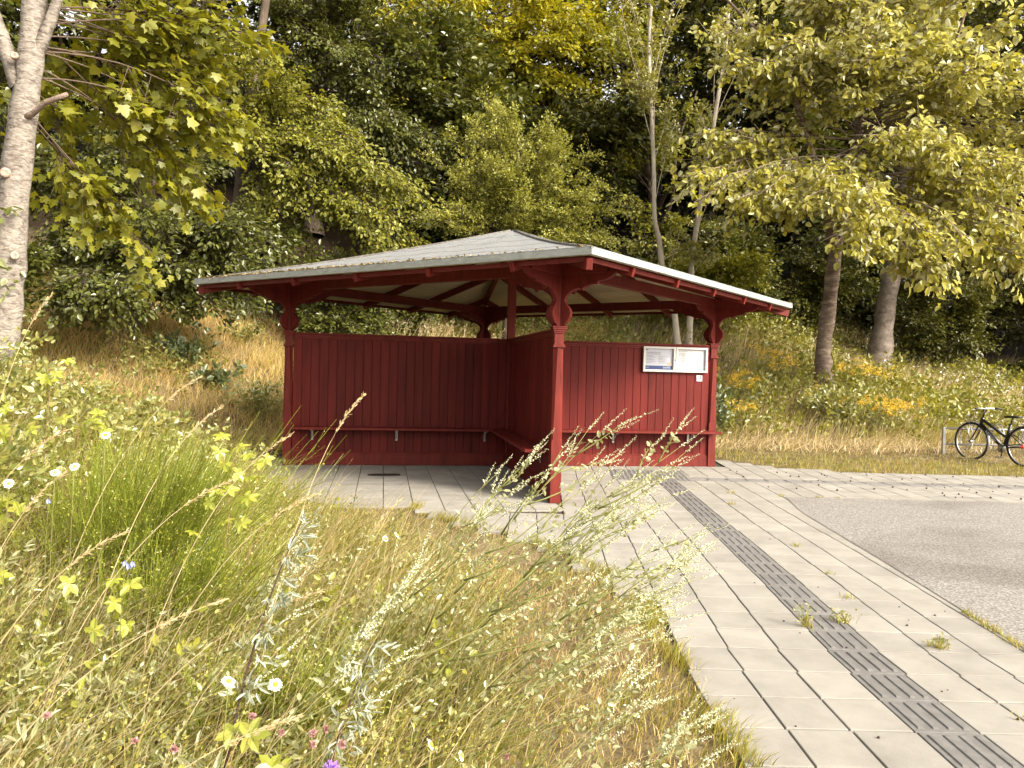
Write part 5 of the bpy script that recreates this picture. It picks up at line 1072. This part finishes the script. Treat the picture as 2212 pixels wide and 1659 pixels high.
for x, w, z in prof: vs += [(x, -w, z - .022), (x, -w * .8, z + .004), (x, 0, z + .012), (x, w * .8, z + .004), (x, w, z - .022), (x, 0, z - .034)]
fs = [(i * 6 + j, i * 6 + (j + 1) % 6, i * 6 + 6 + (j + 1) % 6, i * 6 + 6 + j) for i in range(5) for j in range(6)] + [tuple(range(6))[::-1], tuple(range(30, 36))]
b.add(vs, fs, True); b.build('saddle', plast, bk)
def guard(c, a0, a1, mat):
    b = MB(); A = np.linspace(a0, a1, 22); vs = []
    for a in A:
        for w, r in ((-.030, R0 + .010), (-.018, R0 + .020), (.018, R0 + .020), (.030, R0 + .010)): vs.append((c[0] + r * math.cos(a), w, c[2] + r * math.sin(a)))
    b.add(vs, [(i * 4 + j, i * 4 + j + 1, i * 4 + j + 5, i * 4 + j + 4) for i in range(21) for j in range(3)], True)
    for s in (-1, 1): b.tube([(c[0], s * .05, c[2]), (c[0] + (R0 + .012) * math.cos(A[3]), s * .03, c[2] + (R0 + .012) * math.sin(A[3]))], .003, 5)
    b.build('mudguard', mat, bk)
guard(FH, R_(65), R_(200), chrome); guard(RH, R_(-8) + math.pi, R_(25), chrome)
b = MB()
for s in (-1, 1): b.tube([(.26, s * .06, .80), (-.34, s * .07, .80)], .006, 6); b.tube([(-.10, s * .07, .80), (.0, s * .075, R0)], .006, 6)
for x in (.26, .1, -.1, -.34): b.tube([(x, -.07, .80), (x, .07, .80)], .005, 6)
b.tube([(.20, -.05, .81), (.20, -.05, .85), (.20, .05, .85), (.20, .05, .81)], .005, 6); b.build('luggage_rack', chrome, bk)
b = MB(); b.lathe((-.352, 0, .775), (-1, 0, 0), [(0, .032), (.018, .030), (.022, .012)], 12); b.build('tail_light', redp, bk)
b = MB(); b.lathe((0, .062, R0), (0, 1, 0), [(0, .035), (.03, .034), (.045, .02)], 12); b.lathe((0, .115, R0), (0, 1, 0), [(0, .018), (.012, .016)], 8); b.build('hub_gear', redp, bk)
b = MB(); b.tube([(BB[0], .06, BB[2] + .045), (.2, .06, R0 + .02), (0, .06, R0 + .035)], .012, 6); b.build('chain_guard', plast, bk)
b = MB(); b.lathe((BB[0], .045, BB[2]), (0, 1, 0), [(0, .085), (.005, .085)], 20); b.build('chainring', chrome, bk)
for s, a in ((1, -100), (-1, 80)):
    ex, ez = BB[0] + .165 * math.cos(R_(a)), BB[2] + .165 * math.sin(R_(a)); b = MB(); b.tube([(BB[0], s * .06, BB[2]), (ex, s * .085, ez)], [.013, .010], 7); cr_ = b.build('crank', black, bk)
    b = MB(); b.box((ex, s * .14, ez), (.075, .09, .008)); b.box((ex, s * .14, ez), (.088, .012, .022)); b.box((ex, s * .10, ez), (.088, .012, .022)); b.box((ex, s * .18, ez), (.088, .012, .022)); b.build('pedal', chrome, cr_)
e = txt('lettering', 'RALEIGH', .062, (0, 0, 0), whitep, frm, 'CENTER', 1.15)
d = Vector(BB) - Vector((.940, 0, .745)); mid = (Vector(BB) + Vector((.940, 0, .745))) / 2
tdir = d.normalized(); nrm = Vector((0, 1, 0)); ud = nrm.cross(tdir)
M4 = Matrix((tdir, ud, nrm)).transposed().to_4x4(); M4.translation = mid + nrm * .0395 - ud * .02; e.matrix_local = M4 @ Matrix.Diagonal((1.15, 1, 1, 1))
rk = empty('bicycle_rack', (8.86, 15.9, gz(8.9, 15.9))); tag(rk, 'low galvanised bicycle rack with wheel hoops, standing on the grass verge', 'bicycle rack')
for x in (0, 3.2): b = MB(); b.box((x, 0, .28), (.055, .055, .60)); b.build('leg', galv, rk, .004)
for z in (.555, .235): b = MB(); b.tube([(.0, 0, z), (3.2, 0, z)], .021, 8); b.build('rail', galv, rk)
for i, x in enumerate((.36, 1.0, 1.64, 2.28, 2.92)):
    b = MB(); 
    for s in (-.035, .035): b.tube([(x + s + .16 * math.cos(a) * .95 * 0 + 0, -.12 + .26 * math.cos(a) * .8, .40 + .27 * math.sin(a)) for a in np.linspace(0, 2 * np.pi, 22, endpoint=False)], .008, 6, closed=True)
    b.build('wheel_hoop', galv, rk)
